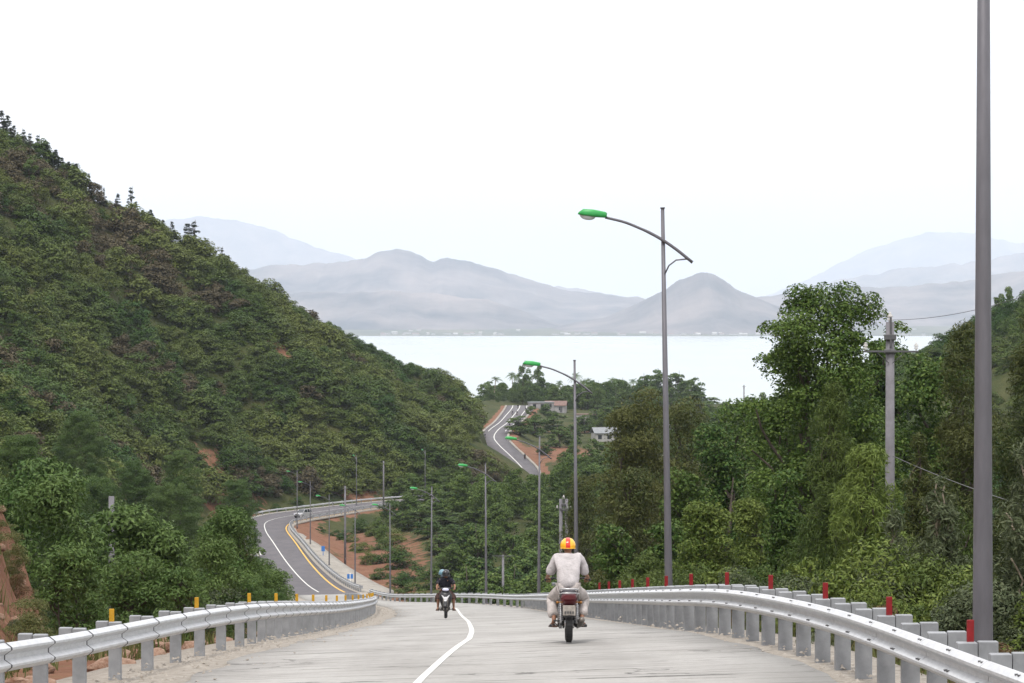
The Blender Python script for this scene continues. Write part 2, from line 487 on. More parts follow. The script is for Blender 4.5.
# ------------------------------------------------------------------ mesh helpers
class MB:
    """Collects shapes and links them as ONE mesh object."""

    def __init__(self):
        self.v, self.f, self.s, self.mi, self.cur = [], [], [], [], 0

    def add(self, verts, faces, smooth=False):
        o = len(self.v)
        self.v += [tuple(p) for p in verts]
        for f in faces:
            self.f.append(tuple(i + o for i in f))
            self.s.append(smooth)
            self.mi.append(self.cur)
        return self

    def box(self, c, s, rot=None, bevel=0.0):
        x, y, z = s[0] / 2, s[1] / 2, s[2] / 2
        if bevel:
            b = min(bevel, x * 0.9, y * 0.9, z * 0.9)
            P = []
            for zz, k in ((-z, b), (-z + b, 0), (z - b, 0), (z, b)):
                for sx, sy in ((-1, -1), (1, -1), (1, 1), (-1, 1)):
                    P.append((sx * (x - k - (0 if k else 0)), sy * (y - k), zz))
            F = [(3, 2, 1, 0), (12, 13, 14, 15)]
            for r in range(3):
                for i in range(4):
                    j = (i + 1) % 4
                    F.append((r * 4 + i, r * 4 + j, r * 4 + 4 + j, r * 4 + 4 + i))
        else:
            P = [(sx * x, sy * y, sz * z) for sz in (-1, 1) for sx, sy in ((-1, -1), (1, -1), (1, 1), (-1, 1))]
            F = [(3, 2, 1, 0), (4, 5, 6, 7)] + [(i, (i + 1) % 4, 4 + (i + 1) % 4, 4 + i) for i in range(4)]
        R = rot if rot is not None else Matrix.Identity(3)
        P = [R @ Vector(p) + Vector(c) for p in P]
        return self.add(P, F)

    def tube(self, pts, rad, n=8, cap=True):
        pts = [Vector(p) for p in pts]
        if not hasattr(rad, '__len__'):
            rad = [rad] * len(pts)
        V, F = [], []
        prev = None
        for i, p in enumerate(pts):
            t = (pts[min(i + 1, len(pts) - 1)] - pts[max(i - 1, 0)]).normalized()
            if prev is None:
                a = Vector((0, 0, 1)) if abs(t.z) < 0.9 else Vector((1, 0, 0))
                u = t.cross(a).normalized()
            else:
                u = (prev - t * prev.dot(t)).normalized()
            prev = u
            w = t.cross(u)
            for k in range(n):
                an = 2 * math.pi * k / n
                V.append(p + (u * math.cos(an) + w * math.sin(an)) * rad[i])
        for i in range(len(pts) - 1):
            for k in range(n):
                k2 = (k + 1) % n
                F.append((i * n + k, i * n + k2, (i + 1) * n + k2, (i + 1) * n + k))
        if cap:
            F.append(tuple(reversed(range(n))))
            F.append(tuple((len(pts) - 1) * n + k for k in range(n)))
        return self.add(V, F, True)

    def sphere(self, c, r, nu=14, nv=9, rot=None, zmin=-1.0, zmax=1.0):
        r = (r, r, r) if not hasattr(r, '__len__') else r
        V, F = [], []
        a0, a1 = math.asin(zmin), math.asin(zmax)
        for j in range(nv + 1):
            b = a0 + (a1 - a0) * j / nv
            for i in range(nu):
                a = 2 * math.pi * i / nu
                V.append((r[0] * math.cos(b) * math.cos(a), r[1] * math.cos(b) * math.sin(a), r[2] * math.sin(b)))
        for j in range(nv):
            for i in range(nu):
                i2 = (i + 1) % nu
                F.append((j * nu + i, j * nu + i2, (j + 1) * nu + i2, (j + 1) * nu + i))
        R = rot if rot is not None else Matrix.Identity(3)
        return self.add([R @ Vector(p) + Vector(c) for p in V], F, True)

    def torus(self, c, R_, r, axis='X', n=28, m=8, squash=1.0):
        V, F = [], []
        for i in range(n):
            a = 2 * math.pi * i / n
            for k in range(m):
                b = 2 * math.pi * k / m
                q = R_ + r * math.cos(b)
                x = r * squash * math.sin(b)
                V.append((c[0] + x, c[1] + q * math.cos(a), c[2] + q * math.sin(a)))
        for i in range(n):
            for k in range(m):
                i2, k2 = (i + 1) % n, (k + 1) % m
                F.append((i * m + k, i2 * m + k, i2 * m + k2, i * m + k2))
        return self.add(V, F, True)

    def prism(self, outline, x0, x1, axis='X'):
        """Extrudes a (y, z) outline along x."""
        n = len(outline)
        V = [(x0, a, b) for a, b in outline] + [(x1, a, b) for a, b in outline]
        F = [tuple(range(n)), tuple(reversed(range(n, 2 * n)))]
        F += [(i, n + i, n + (i + 1) % n, (i + 1) % n) for i in range(n)]
        return self.add(V, F)

    def loft(self, rings, smooth=True, cap=True):
        n = len(rings[0])
        V = [p for r in rings for p in r]
        F = []
        for i in range(len(rings) - 1):
            for k in range(n):
                k2 = (k + 1) % n
                F.append((i * n + k, i * n + k2, (i + 1) * n + k2, (i + 1) * n + k))
        if cap:
            F.append(tuple(reversed(range(n))))
            F.append(tuple((len(rings) - 1) * n + k for k in range(n)))
        return self.add(V, F, smooth)

    def mesh(self, name, m):
        me = bpy.data.meshes.new(name)
        me.from_pydata(self.v, [], self.f)
        ms = m if isinstance(m, (list, tuple)) else [m]
        for x in ms:
            me.materials.append(x)
        me.polygons.foreach_set("use_smooth", self.s)
        if len(ms) > 1:
            me.polygons.foreach_set("material_index", self.mi)
        me.update()
        return me

    def build(self, name, m, parent=None, loc=None):
        return link(name, self.mesh(name, m), parent, loc)


def link(name, me, parent=None, loc=None):
    o = bpy.data.objects.new(name, me)
    COL.objects.link(o)
    if parent is not None:
        o.parent = parent
    if loc is not None:
        o.location = loc
    return o


def np_mesh(name, V, F, m, smooth=False, nper=4):
    """Mesh from numpy arrays, all faces with nper corners."""
    me = bpy.data.meshes.new(name)
    nf = len(F)
    me.vertices.add(len(V))
    me.vertices.foreach_set("co", np.asarray(V, np.float32).ravel())
    me.loops.add(nf * nper)
    me.loops.foreach_set("vertex_index", np.asarray(F, np.int32).ravel())
    me.polygons.add(nf)
    me.polygons.foreach_set("loop_start", np.arange(nf, dtype=np.int32) * nper)
    if smooth:
        me.polygons.foreach_set("use_smooth", np.ones(nf, bool))
    me.materials.append(m)
    me.update(calc_edges=True)
    me.validate()
    return me


def tag(o, label, cat, group=None):
    o["label"] = label
    o["category"] = cat
    if group:
        o["group"] = group
    return o


def struct(o, kind="structure"):
    o["kind"] = kind
    return o


def empty(name, loc=(0, 0, 0), rz=0.0, label=None, cat=None, group=None):
    o = bpy.data.objects.new(name, None)
    COL.objects.link(o)
    o.location = loc
    o.rotation_euler = (0, 0, rz)
    o.empty_display_size = 0.3
    if label:
        tag(o, label, cat, group)
    return o


def copy_thing(root, loc, rz, scale=None, label=None, group=None):
    r = root.copy()
    COL.objects.link(r)
    r.location = loc
    r.rotation_euler = (0, 0, rz)
    if scale is not None:
        r.scale = scale
    if label:
        r["label"] = label
    if group:
        r["group"] = group
    for ch in list(root.children):
        c = ch.copy()
        COL.objects.link(c)
        c.parent = r
        for g in list(ch.children):
            d = g.copy()
            COL.objects.link(d)
            d.parent = c
    return r


# value noise
_perm = np.random.default_rng(3).random((256, 256))


def vnoise(x, y):
    xi, yi = np.floor(x).astype(int), np.floor(y).astype(int)
    xf, yf = x - xi, y - yi
    u, v = xf * xf * (3 - 2 * xf), yf * yf * (3 - 2 * yf)
    a, b = _perm[xi % 256, yi % 256], _perm[(xi + 1) % 256, yi % 256]
    c, d = _perm[xi % 256, (yi + 1) % 256], _perm[(xi + 1) % 256, (yi + 1) % 256]
    return (a * (1 - u) + b * u) * (1 - v) + (c * (1 - u) + d * u) * v


def fbm(x, y, o=4):
    s, a, t = 0.0, 1.0, 0.0
    for i in range(o):
        s = s + a * vnoise(x * 2 ** i + 17.3 * i, y * 2 ** i + 5.1 * i)
        t += a
        a *= 0.5
    return s / t


# ------------------------------------------------------------------ the road line: paired edges (x, d, depth below the camera)
PAIRS = [((-5.8, -30, 1.9), (5.0, -30, 1.6)), ((-5.75, 0, 2.85), (4.8, 0, 2.45)), ((-5.65, 25, 3.85), (4.4, 25, 3.8)),
         ((-5.55, 36, 4.72), (4.15, 36, 4.42)), ((-5.25, 46, 5.5), (3.65, 46, 5.15)), ((-5.05, 56, 6.38), (3.15, 56, 6.1)),
         ((-5.4, 89, 9.65), (2.4, 89, 9.35)), ((-6.2, 123, 12.9), (1.7, 123, 12.7)), ((-7.3, 150, 15.45), (1.2, 150, 15.35)),
         ((-9.0, 181, 18.5), (0.3, 181, 18.4)), ((-12.2, 220, 22.1), (-3.0, 220, 22.1)), ((-18, 267, 26.7), (-8.6, 267, 26.7)),
         ((-22, 300, 29.9), (-12.6, 300, 29.9)), ((-25.5, 329, 32.5), (-16, 329, 32.3)), ((-32, 384, 36.2), (-22.8, 384, 36.0)),
         ((-39, 440, 38.2), (-29.8, 440, 38.2)), ((-46, 496, 39.3), (-36.8, 496, 39.3)), ((-51.3, 540, 40), (-42.0, 538, 40)),
         ((-53.4, 566, 40.2), (-42.8, 556, 40.2)), ((-50.8, 584, 40.3), (-40.8, 568, 40.3)), ((-45, 599, 40.4), (-36.5, 582, 40.4)), ((-37, 615, 40.4), (-30, 601, 40.4)),
         ((-28, 631, 40.5), (-22, 617, 40.5)), ((-10, 655, 40.8), (-7, 640, 40.8)), ((10, 690, 41), (12, 674, 41))]


def crom(P, per):
    P = np.array(P, float)
    n = len(P)
    out = []
    for i in range(n - 1):
        p0, p1, p2, p3 = P[max(i - 1, 0)], P[i], P[i + 1], P[min(i + 2, n - 1)]
        k = per(i) if callable(per) else per
        for j in range(k):
            t = j / k
            # non-uniform spans: limit tangents by the span length
            m1 = (p2 - p0) * np.linalg.norm(p2 - p1) / max(np.linalg.norm(p2 - p1) + np.linalg.norm(p1 - p0), 1e-6) if i > 0 else (p2 - p1)
            m2 = (p3 - p1) * np.linalg.norm(p2 - p1) / max(np.linalg.norm(p3 - p2) + np.linalg.norm(p2 - p1), 1e-6) if i < n - 2 else (p2 - p1)
            out.append((2 * t**3 - 3 * t**2 + 1) * p1 + (t**3 - 2 * t**2 + t) * m1 + (-2 * t**3 + 3 * t**2) * p2 + (t**3 - t**2) * m2)
    out.append(P[-1])
    return np.array(out)


PER = lambda i: 14
EL = crom([p[0] for p in PAIRS], PER)
ER = crom([p[1] for p in PAIRS], PER)
EL[:, 2] *= -1
ER[:, 2] *= -1
LAT = ER - EL
WID = np.linalg.norm(LAT, axis=1)
LATU = LAT / WID[:, None]
RC = (EL + ER) / 2
I345 = int(np.argmin(np.abs(RC[:, 1] - 346)))      # concrete gives way to asphalt here
I_END = len(RC)

R3 = [(at(524, 476, 760), 8), (at(522, 468, 800), 8), (at(510, 455.5, 835), 8), (at(499, 445, 865), 8), (at(494, 437.5, 890), 8),
      (at(498, 430, 920), 8), (at(507, 423, 955), 8.5), (at(514, 415, 1005), 9), (at(519, 408.5, 1070), 10), (at(520, 405.5, 1110), 10)]
C3 = crom([p[0] for p in R3], 10)
W3 = np.interp(np.arange(len(C3)), np.arange(0, len(C3), 10), [p[1] for p in R3])
T3 = np.gradient(C3, axis=0)
T3[:, 2] = 0
T3 /= np.linalg.norm(T3, axis=1)[:, None]
N3 = np.stack([T3[:, 1], -T3[:, 0], 0 * T3[:, 0]], 1)      # to the right of travel


def resample(P, step, i0=0, i1=None):
    P = P[i0:i1]
    s = np.concatenate([[0], np.cumsum(np.linalg.norm(np.diff(P, axis=0), axis=1))])
    t = np.arange(0, s[-1], step)
    return np.stack([np.interp(t, s, P[:, k]) for k in range(3)], 1)


# ------------------------------------------------------------------ terrain height
FOOT = np.array([(-12, -60, -0.6), (-11, 15, -3.6), (-8.6, 50, -6.2), (-12, 72, -9.2), (-16.5, 110, -13.5), (-23, 170, -20.5), (-32, 250, -29.5),
                 (-41, 330, -35), (-53, 420, -38.2), (-62, 500, -40), (-66, 560, -40.4), (-58, 598, -40.4), (-45, 622, -40.5), (-28, 645, -41),
                 (-9, 672, -41.5), (8, 720, -42), (2, 790, -41.5), (-5, 815, -41), (-15, 855, -39.5), (-20, 900, -37.5), (-14, 960, -36),
                 (-8, 1040, -35), (0, 1120, -35), (10, 1250, -37)], float)
RIDGE = np.array([(-110, -60, 30), (-100, 50, 30), (-130, 150, 36), (-170, 300, 50), (-190, 450, 62), (-182, 600, 62), (-152, 690, 55), (-129.6, 720, 45),
                  (-105, 725, 29.6), (-81, 730, 16), (-65.6, 740, 6.5), (-48, 750, -3.6), (-30, 770, -12), (-17.4, 800, -18.5), (-16, 880, -27),
                  (-20, 1000, -31), (-8, 1150, -33), (4, 1260, -36)], float)
RT = np.concatenate([RC[::2], [[30, 705, -41.5], [30, 740, -42.3]], C3[::2]])


def pl_dist(X, Y, P):
    """Distance to a polyline, the line's z at the nearest point, and the side (+ = left of its direction)."""
    best = np.full(X.shape, 1e18)
    zz = np.zeros(X.shape)
    sd = np.zeros(X.shape)
    for a, b in zip(P[:-1], P[1:]):
        dx, dy = b[0] - a[0], b[1] - a[1]
        L2 = dx * dx + dy * dy + 1e-9
        t = np.clip(((X - a[0]) * dx + (Y - a[1]) * dy) / L2, 0, 1)
        qx, qy = a[0] + t * dx, a[1] + t * dy
        d2 = (X - qx) ** 2 + (Y - qy) ** 2
        m = d2 < best
        best = np.where(m, d2, best)
        zz = np.where(m, a[2] + t * (b[2] - a[2]), zz)
        sd = np.where(m, dx * (Y - a[1]) - dy * (X - a[0]), sd)
    return np.sqrt(best), zz, sd


VD = [-200, 0, 30, 60, 120, 200, 300, 400, 700, 800, 1000, 1200, 1350, 1600, 2000, 10900, 11060, 12500, 16000, 47000]
VZ = [2, -3.5, -6, -10, -17, -26, -38, -43, -44, -43, -38, -36.5, -41, -66, -77, -77, -69, -42, -30, 0]


def terrain(X, Y):
    X, Y = np.asarray(X, float), np.asarray(Y, float)
    z = np.interp(Y, VD, VZ)
    near = Y < 1400
    z = z + np.where(near, (fbm(X / 23 + 50, Y / 23 + 50, 3) - 0.5) * 2.2, 0)
    z = z + 59 * np.exp(-(((X - 172) / 104) ** 2 + ((Y - 640) / 170) ** 2))
    # small mound of red earth inside the bend
    z = z + 4.5 * np.exp(-(((X + 6) / 15) ** 2 + ((Y - 520) / 55) ** 2))
    m = Y < 1500
    if m.any():
        Xm, Ym = X[m], Y[m]
        df, zf, sf = pl_dist(Xm, Ym, FOOT)
        dr, zr, sr = pl_dist(Xm, Ym, RIDGE)
        zv = z[m]
        hill = zf + (zr - zf) * (df / (df + dr + 1e-6)) ** 0.92
        am = np.clip(df / 25, 0, 1) * np.clip(dr / 12, 0, 1)
        hill = hill + (fbm(Xm / 38, Ym / 38, 4) - 0.5) * 13 * am
        back = zr - 0.22 * dr
        val = zv + (zf - zv) * np.exp(-df / 13)
        fade = np.clip((1500 - Ym) / 250, 0, 1)
        h = np.where(sf > 0, np.where(sr > 0, np.maximum(back, np.minimum(zv, back + 30) * 0 + back), hill), val)
        z[m] = zv * (1 - fade) + h * fade
    # broken cut bank beside the upper road
    if near.any():
        dfb, _, sfb = pl_dist(X, Y, FOOT[:5])
        z = z + np.where((sfb > 0) & near, 3.4 * np.clip(dfb / 1.1, 0, 1) * np.clip((96 - Y) / 18, 0, 1) * (0.75 + 0.6 * fbm(X / 2.3, Y / 2.3, 3)), 0)
    m = (Y < 1180) & (Y > -80) & (np.abs(X) < 130)
    if m.any():
        dL, zL, _ = pl_dist(X[m], Y[m], EL[::3])
        dR, zR, _ = pl_dist(X[m], Y[m], ER[::3])
        zed = (zL * dR + zR * dL) / (dL + dR + 1e-6)
        dd, zz, _ = pl_dist(X[m], Y[m], RT)
        w = np.clip((dd - 6.0) / 7.0, 0, 1)
        w = w * w * (3 - 2 * w)
        zz = np.where((Y[m] > 690) & (Y[m] < 755), z[m], np.where(Y[m] < 690, zed - 0.2, zz - 0.14))
        z[m] = zz * (1 - w) + z[m] * w
    return z




def axis(stops):
    out = [stops[0][0]]
    for (a, _), (b, st) in zip(stops[:-1], stops[1:]):
        n = max(1, int(round((b - a) / st)))
        out += list(np.linspace(a, b, n + 1)[1:])
    return np.array(out)


ya = axis([(-120, 0), (10, 6), (140, 1.0), (340, 2.5), (760, 4), (1150, 6), (1700, 25), (3000, 200), (10800, 1500), (11200, 40), (13000, 200), (47000, 3000)])
xa_r = axis([(0, 0), (16, 0.8), (60, 2), (160, 5), (320, 15), (1000, 90), (4000, 500), (23000, 2500)])
xa_l = axis([(0, 0), (16, 0.8), (160, 3), (320, 15), (1000, 90), (4000, 500), (23000, 2500)])
xa = np.concatenate([-xa_l[::-1], xa_r[1:]])
GX, GY = np.meshgrid(xa, ya)
GZ = terrain(GX.ravel(), GY.ravel()).reshape(GX.shape)
ny, nx = GX.shape
idx = np.arange(nx * ny).reshape(ny, nx)


def ground(x, y):
    """Height of the ground sheet at (x, y)."""
    i = min(max(int(np.searchsorted(xa, x)) - 1, 0), nx - 2)
    j = min(max(int(np.searchsorted(ya, y)) - 1, 0), ny - 2)
    u = (x - xa[i]) / (xa[i + 1] - xa[i])
    v = (y - ya[j]) / (ya[j + 1] - ya[j])
    return float((GZ[j, i] * (1 - u) + GZ[j, i + 1] * u) * (1 - v) + (GZ[j + 1, i] * (1 - u) + GZ[j + 1, i + 1] * u) * v)


F = np.stack([idx[:-1, :-1], idx[:-1, 1:], idx[1:, 1:], idx[1:, :-1]], -1).reshape(-1, 4)
gm = np_mesh("ground", np.stack([GX, GY, GZ], -1).reshape(-1, 3), F, M['soil'], smooth=True)
gx, gy = GX.ravel(), GY.ravel()


def blob(cx, cy, rx, ry):
    return np.exp(-(((gx - cx) / rx) ** 2 + ((gy - cy) / ry) ** 2))


e = 1.1 * ((gx < -5.2) & (gx > -17) & (gy < 86)).astype(float)
rd, _, _ = pl_dist(gx, gy, RC[::3])
e = np.maximum(e, 0.95 * (rd < 8.2) * (gy < 700))
e = np.maximum(e, 1.15 * blob(-24, 450, 10, 90))
e = np.maximum(e, 1.1 * blob(-33, 530, 8, 36))
e = np.maximum(e, 1.1 * blob(-20, 400, 9, 40))
e = np.maximum(e, 1.15 * blob(-60, 596, 8, 16))
e = np.maximum(e, 1.0 * blob(-40, 640, 12, 8))
e = np.maximum(e, 0.9 * blob(-52, 690, 8, 9))
d3, _, _ = pl_dist(gx, gy, C3[::2])
e = np.maximum(e, 1.0 * (d3 < 7.2) * (gy > 740))
e = np.maximum(e, 1.1 * blob(13, 850, 12, 38))
e = np.maximum(e, 0.75 * blob(30, 980, 22, 25))
e = np.maximum(e, 0.8 * blob(11, 30, 4, 12))
att = gm.attributes.new("earth", 'FLOAT', 'POINT')
att.data.foreach_set("value", e.astype(np.float32))
far = GY.ravel()[F[:, 0]] > 10500
gm.materials.append(M['plain'])
gm.polygons.foreach_set("material_index", far.astype(np.int32))
struct(link("ground", gm))

sea = MB()
xs = [-18000, -6000, -2000, -600, 0, 600, 2000, 6000, 18000]
ys = [1450, 2200, 3500, 6000, 9000, 13000]
for j in range(len(ys)):
    for i in range(len(xs)):
        sea.v.append((xs[i], ys[j], -70.0))
nxs = len(xs)
for j in range(len(ys) - 1):
    for i in range(nxs - 1):
        sea.f.append((j * nxs + i, j * nxs + i + 1, (j + 1) * nxs + i + 1, (j + 1) * nxs + i))
        sea.s.append(False)
        sea.mi.append(0)
struct(sea.build("sea", M['sea']))


# ------------------------------------------------------------------ road surfaces
def strip(name, PL, PR, m, nlat=1, dz=0.0, kind=True, thick=0.0):
    """A sheet between two lines of equal length; with thick, sides hang down."""
    PL, PR = np.array(PL), np.array(PR)
    n = len(PL)
    rows = [PL * (1 - k / nlat) + PR * (k / nlat) for k in range(nlat + 1)]
    if thick:
        a, b = PL.copy(), PR.copy()
        a[:, 2] -= thick
        b[:, 2] -= thick
        rows = [a] + rows + [b]
    V = np.stack(rows, 1)
    V[..., 2] += dz
    k = V.shape[1]
    ii = np.arange(n * k).reshape(n, k)
    F_ = np.stack([ii[:-1, :-1], ii[:-1, 1:], ii[1:, 1:], ii[1:, :-1]], -1).reshape(-1, 4)
    o = link(name, np_mesh(name, V.reshape(-1, 3), F_, m))
    return struct(o) if kind else o


def lat_l(off, i0=0, i1=None):
    return (EL + LATU * off)[i0:i1]


def lat_r(off, i0=0, i1=None):
    return (ER - LATU * off)[i0:i1]


strip("road_shoulder", lat_l(-0.9), lat_l(1.4), M['gravel'], 2, -0.02, thick=0.3)
strip("road_shoulder", lat_r(0.6), lat_r(-0.8), M['gravel'], 2, -0.02, thick=0.3)
# ragged concrete edge on the gravel side
wob = (fbm(np.arange(len(EL)) / 3.1, np.zeros(len(EL)), 3) - 0.5) * 0.5
strip("road", lat_l(1.15, 0, I345 + 1) + LATU[:I345 + 1] * wob[:I345 + 1, None], lat_r(0.42, 0, I345 + 1) + LATU[:I345 + 1] * wob[:I345 + 1, None] * 0.5, M['concrete'], 6, 0.02, thick=0.16)
strip("asphalt_road", lat_l(0.7, I345), lat_r(0.5, I345), M['asphalt'], 6, 0.02, thick=0.16)
# white centre line (its place measured at several distances)
cl = np.interp(RC[:, 1], [-30, 20, 35, 50, 60, 85, 112, 150, 220, 300, 346], [-1.3, -1.25, -1.17, -0.75, -0.84, -1.3, -2.0, -2.9, -4.6, -17.4, -22.6])
fr = (cl - EL[:, 0]) / LAT[:, 0]
fr = np.where(RC[:, 1] > 340, 0.48, fr)
for _ in range(3):
    fr = np.convolve(np.pad(fr, 1, 'edge'), [0.25, 0.5, 0.25], 'valid')
CLN = EL + LAT * fr[:, None]
I172 = int(np.argmin(np.abs(RC[:, 1] - 172)))
strip("lane_marking", (CLN - LATU * 0.052)[:I172], (CLN + LATU * 0.052)[:I172], M['white'], 1, 0.026)
strip("lane_marking", (CLN - LATU * 0.09)[I345 + 3:I345 + 130], (CLN + LATU * 0.09)[I345 + 3:I345 + 130], M['white'], 1, 0.026)
yin = np.interp(RC[I345 + 2:, 1], [346, 384, 517, 560], [1.9, 1.55, 0.8, 0.75])[:, None]
strip("edge_marking", (ER[I345 + 2:] - LATU[I345 + 2:] * (yin + 0.14)), (ER[I345 + 2:] - LATU[I345 + 2:] * (yin - 0.12)), M['yellow_line'], 1, 0.026)
strip("edge_marking", lat_l(0.95, I345 + 30), lat_l(1.15, I345 + 30), M['white'], 1, 0.026)
# concrete apron outside the inner rail of the lower road
ia, ib = int(np.argmin(np.abs(RC[:, 1] - 352))), int(np.argmin(np.abs(RC[:, 1] - 552)))
ap_out = np.interp(RC[ia:ib, 1], [352, 370, 420, 500, 552], [3.2, 5.8, 5.2, 3.4, 1.6])[:, None]
aL = lat_r(-0.35, ia, ib)
aR = ER[ia:ib] + LATU[ia:ib] * ap_out
aR[:, 2] -= 0.5
strip("concrete_apron", aL, aR, M['apron'], 3, 0.05, thick=0.8)
# the far stretch of road
strip("asphalt_road", C3 - N3 * W3[:, None] / 2, C3 + N3 * W3[:, None] / 2, M['asphalt'], 2, 0.02, thick=0.3)
strip("lane_marking", C3 - N3 * 0.13, C3 + N3 * 0.13, M['white'], 1, 0.03)
q3 = slice(48, None)
strip("lane_marking", (C3 + N3 * 2.6)[q3], (C3 + N3 * 2.85)[q3], M['white'], 1, 0.03)
strip("lane_marking", (C3 - N3 * 2.85)[q3], (C3 - N3 * 2.6)[q3], M['white'], 1, 0.03)
for sgn in (-1, 1):
    k0 = C3 + N3 * sgn * (W3[:, None] / 2 + 0.02)
    k1 = C3 + N3 * sgn * (W3[:, None] / 2 + 0.75)
    strip("kerb", k0 if sgn > 0 else k1, k1 if sgn > 0 else k0, M['apron'], 1, 0.16, thick=0.5)


# ------------------------------------------------------------------ mountains over the bay
def mountain(D, W, pts, seed, m='mount', amp=0.35, gul=0.6, n=300, k=34):
    px = np.array([p[0] for p in pts], float)
    py = np.array([p[1] for p in pts], float)
    pa, pb = px[0], px[-1]
    t = np.linspace(pa, pb, n)
    # smooth interpolation of the skyline
    y = np.interp(t, px, py)
    for _ in range(1):
        y = np.convolve(np.pad(y, 2, 'edge'), [.1, .2, .4, .2, .1], 'valid')
    y = y + (fbm(t / 13 + seed * 9, t * 0 + seed, 4) - 0.5) * np.clip(HY - y, 0, 40) * 0.16
    X = (t - CX) * D / FPX
    zr = (HY - y) * D / FPX
    base = -72.0
    v = np.linspace(-1, 1, k)
    XX, VV = np.meshgrid(X, v)
    H = np.maximum(zr - base, 0)[None, :].repeat(k, 0)
    sc = W * 0.45
    YY = D + VV * W + (fbm(XX / sc + seed, VV * 0 + seed, 3) - 0.5) * W * 0.5
    prof = (1 - np.abs(VV) ** 1.15)
    rid = np.abs(fbm(XX / sc * 1.6 + seed * 3, VV * 1.3 + seed, 4) - 0.5) * 2
    Z = base + H * prof * (1 - gul * rid * np.clip(np.abs(VV) * 2.2, 0, 1)) - 5
    Z = Z + H * 0.085 * np.clip(np.abs(VV) * 3, 0, 1) * (fbm(XX / sc * 9 + seed, VV * 7 + seed, 3) - 0.5)
    ii = np.arange(n * k).reshape(k, n)
    F_ = np.stack([ii[:-1, :-1], ii[:-1, 1:], ii[1:, 1:], ii[1:, :-1]], -1).reshape(-1, 4)
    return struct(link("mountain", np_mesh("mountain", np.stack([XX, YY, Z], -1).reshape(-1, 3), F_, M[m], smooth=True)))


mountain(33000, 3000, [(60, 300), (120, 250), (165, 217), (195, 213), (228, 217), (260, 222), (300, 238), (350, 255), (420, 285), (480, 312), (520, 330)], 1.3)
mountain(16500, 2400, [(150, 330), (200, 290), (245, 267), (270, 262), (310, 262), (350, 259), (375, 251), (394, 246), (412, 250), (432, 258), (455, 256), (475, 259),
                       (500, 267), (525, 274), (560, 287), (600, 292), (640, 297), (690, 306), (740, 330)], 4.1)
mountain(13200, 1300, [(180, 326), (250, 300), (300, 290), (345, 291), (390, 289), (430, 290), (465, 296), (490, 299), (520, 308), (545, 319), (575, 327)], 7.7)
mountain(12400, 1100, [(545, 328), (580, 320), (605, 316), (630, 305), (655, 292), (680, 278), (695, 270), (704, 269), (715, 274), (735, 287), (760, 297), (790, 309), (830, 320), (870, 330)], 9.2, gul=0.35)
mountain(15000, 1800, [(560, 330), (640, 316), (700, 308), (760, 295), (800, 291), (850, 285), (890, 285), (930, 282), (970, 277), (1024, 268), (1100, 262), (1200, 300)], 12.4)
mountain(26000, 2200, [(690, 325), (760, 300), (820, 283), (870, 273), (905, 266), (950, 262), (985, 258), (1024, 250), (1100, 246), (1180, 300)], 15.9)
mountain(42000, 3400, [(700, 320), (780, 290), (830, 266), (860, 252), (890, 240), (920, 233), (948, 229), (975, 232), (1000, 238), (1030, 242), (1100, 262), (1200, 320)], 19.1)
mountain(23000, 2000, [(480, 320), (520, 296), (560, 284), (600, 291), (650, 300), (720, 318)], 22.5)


# ------------------------------------------------------------------ haze: one closed box of pale even air
hz = MB()
hz.box((0, 23800, 640), (50000, 49000, 1460))
m, nt, N, L, out = new_mat("haze_air")
pv = N.new("ShaderNodeVolumePrincipled")
pv.inputs['Color'].default_value = (0.785, 0.86, 0.99, 1)
pv.inputs['Density'].default_value = 4.8e-5
pv.inputs['Anisotropy'].default_value = 0.0
L.new(pv.outputs['Volume'], out.inputs['Volume'])
struct(hz.build("haze", m), "stuff")


# ------------------------------------------------------------------ guardrails
WPROF = [(0.0, 0.312), (0.022, 0.310), (0.082, 0.262), (0.084, 0.236), (0.006, 0.180), (0.006, 0.132), (0.084, 0.076), (0.082, 0.050), (0.022, 0.002), (0.0, 0.0)]
WBACK = [(v - 0.006 if v > 0.001 else -0.006, z) for v, z in reversed(WPROF)]
WLOOP = WPROF + WBACK


def frames(P):
    T = np.gradient(P, axis=0)
    T[:, 2] = 0
    T /= np.linalg.norm(T, axis=1)[:, None]
    Rt = np.stack([T[:, 1], -T[:, 0], 0 * T[:, 0]], 1)
    return T, Rt


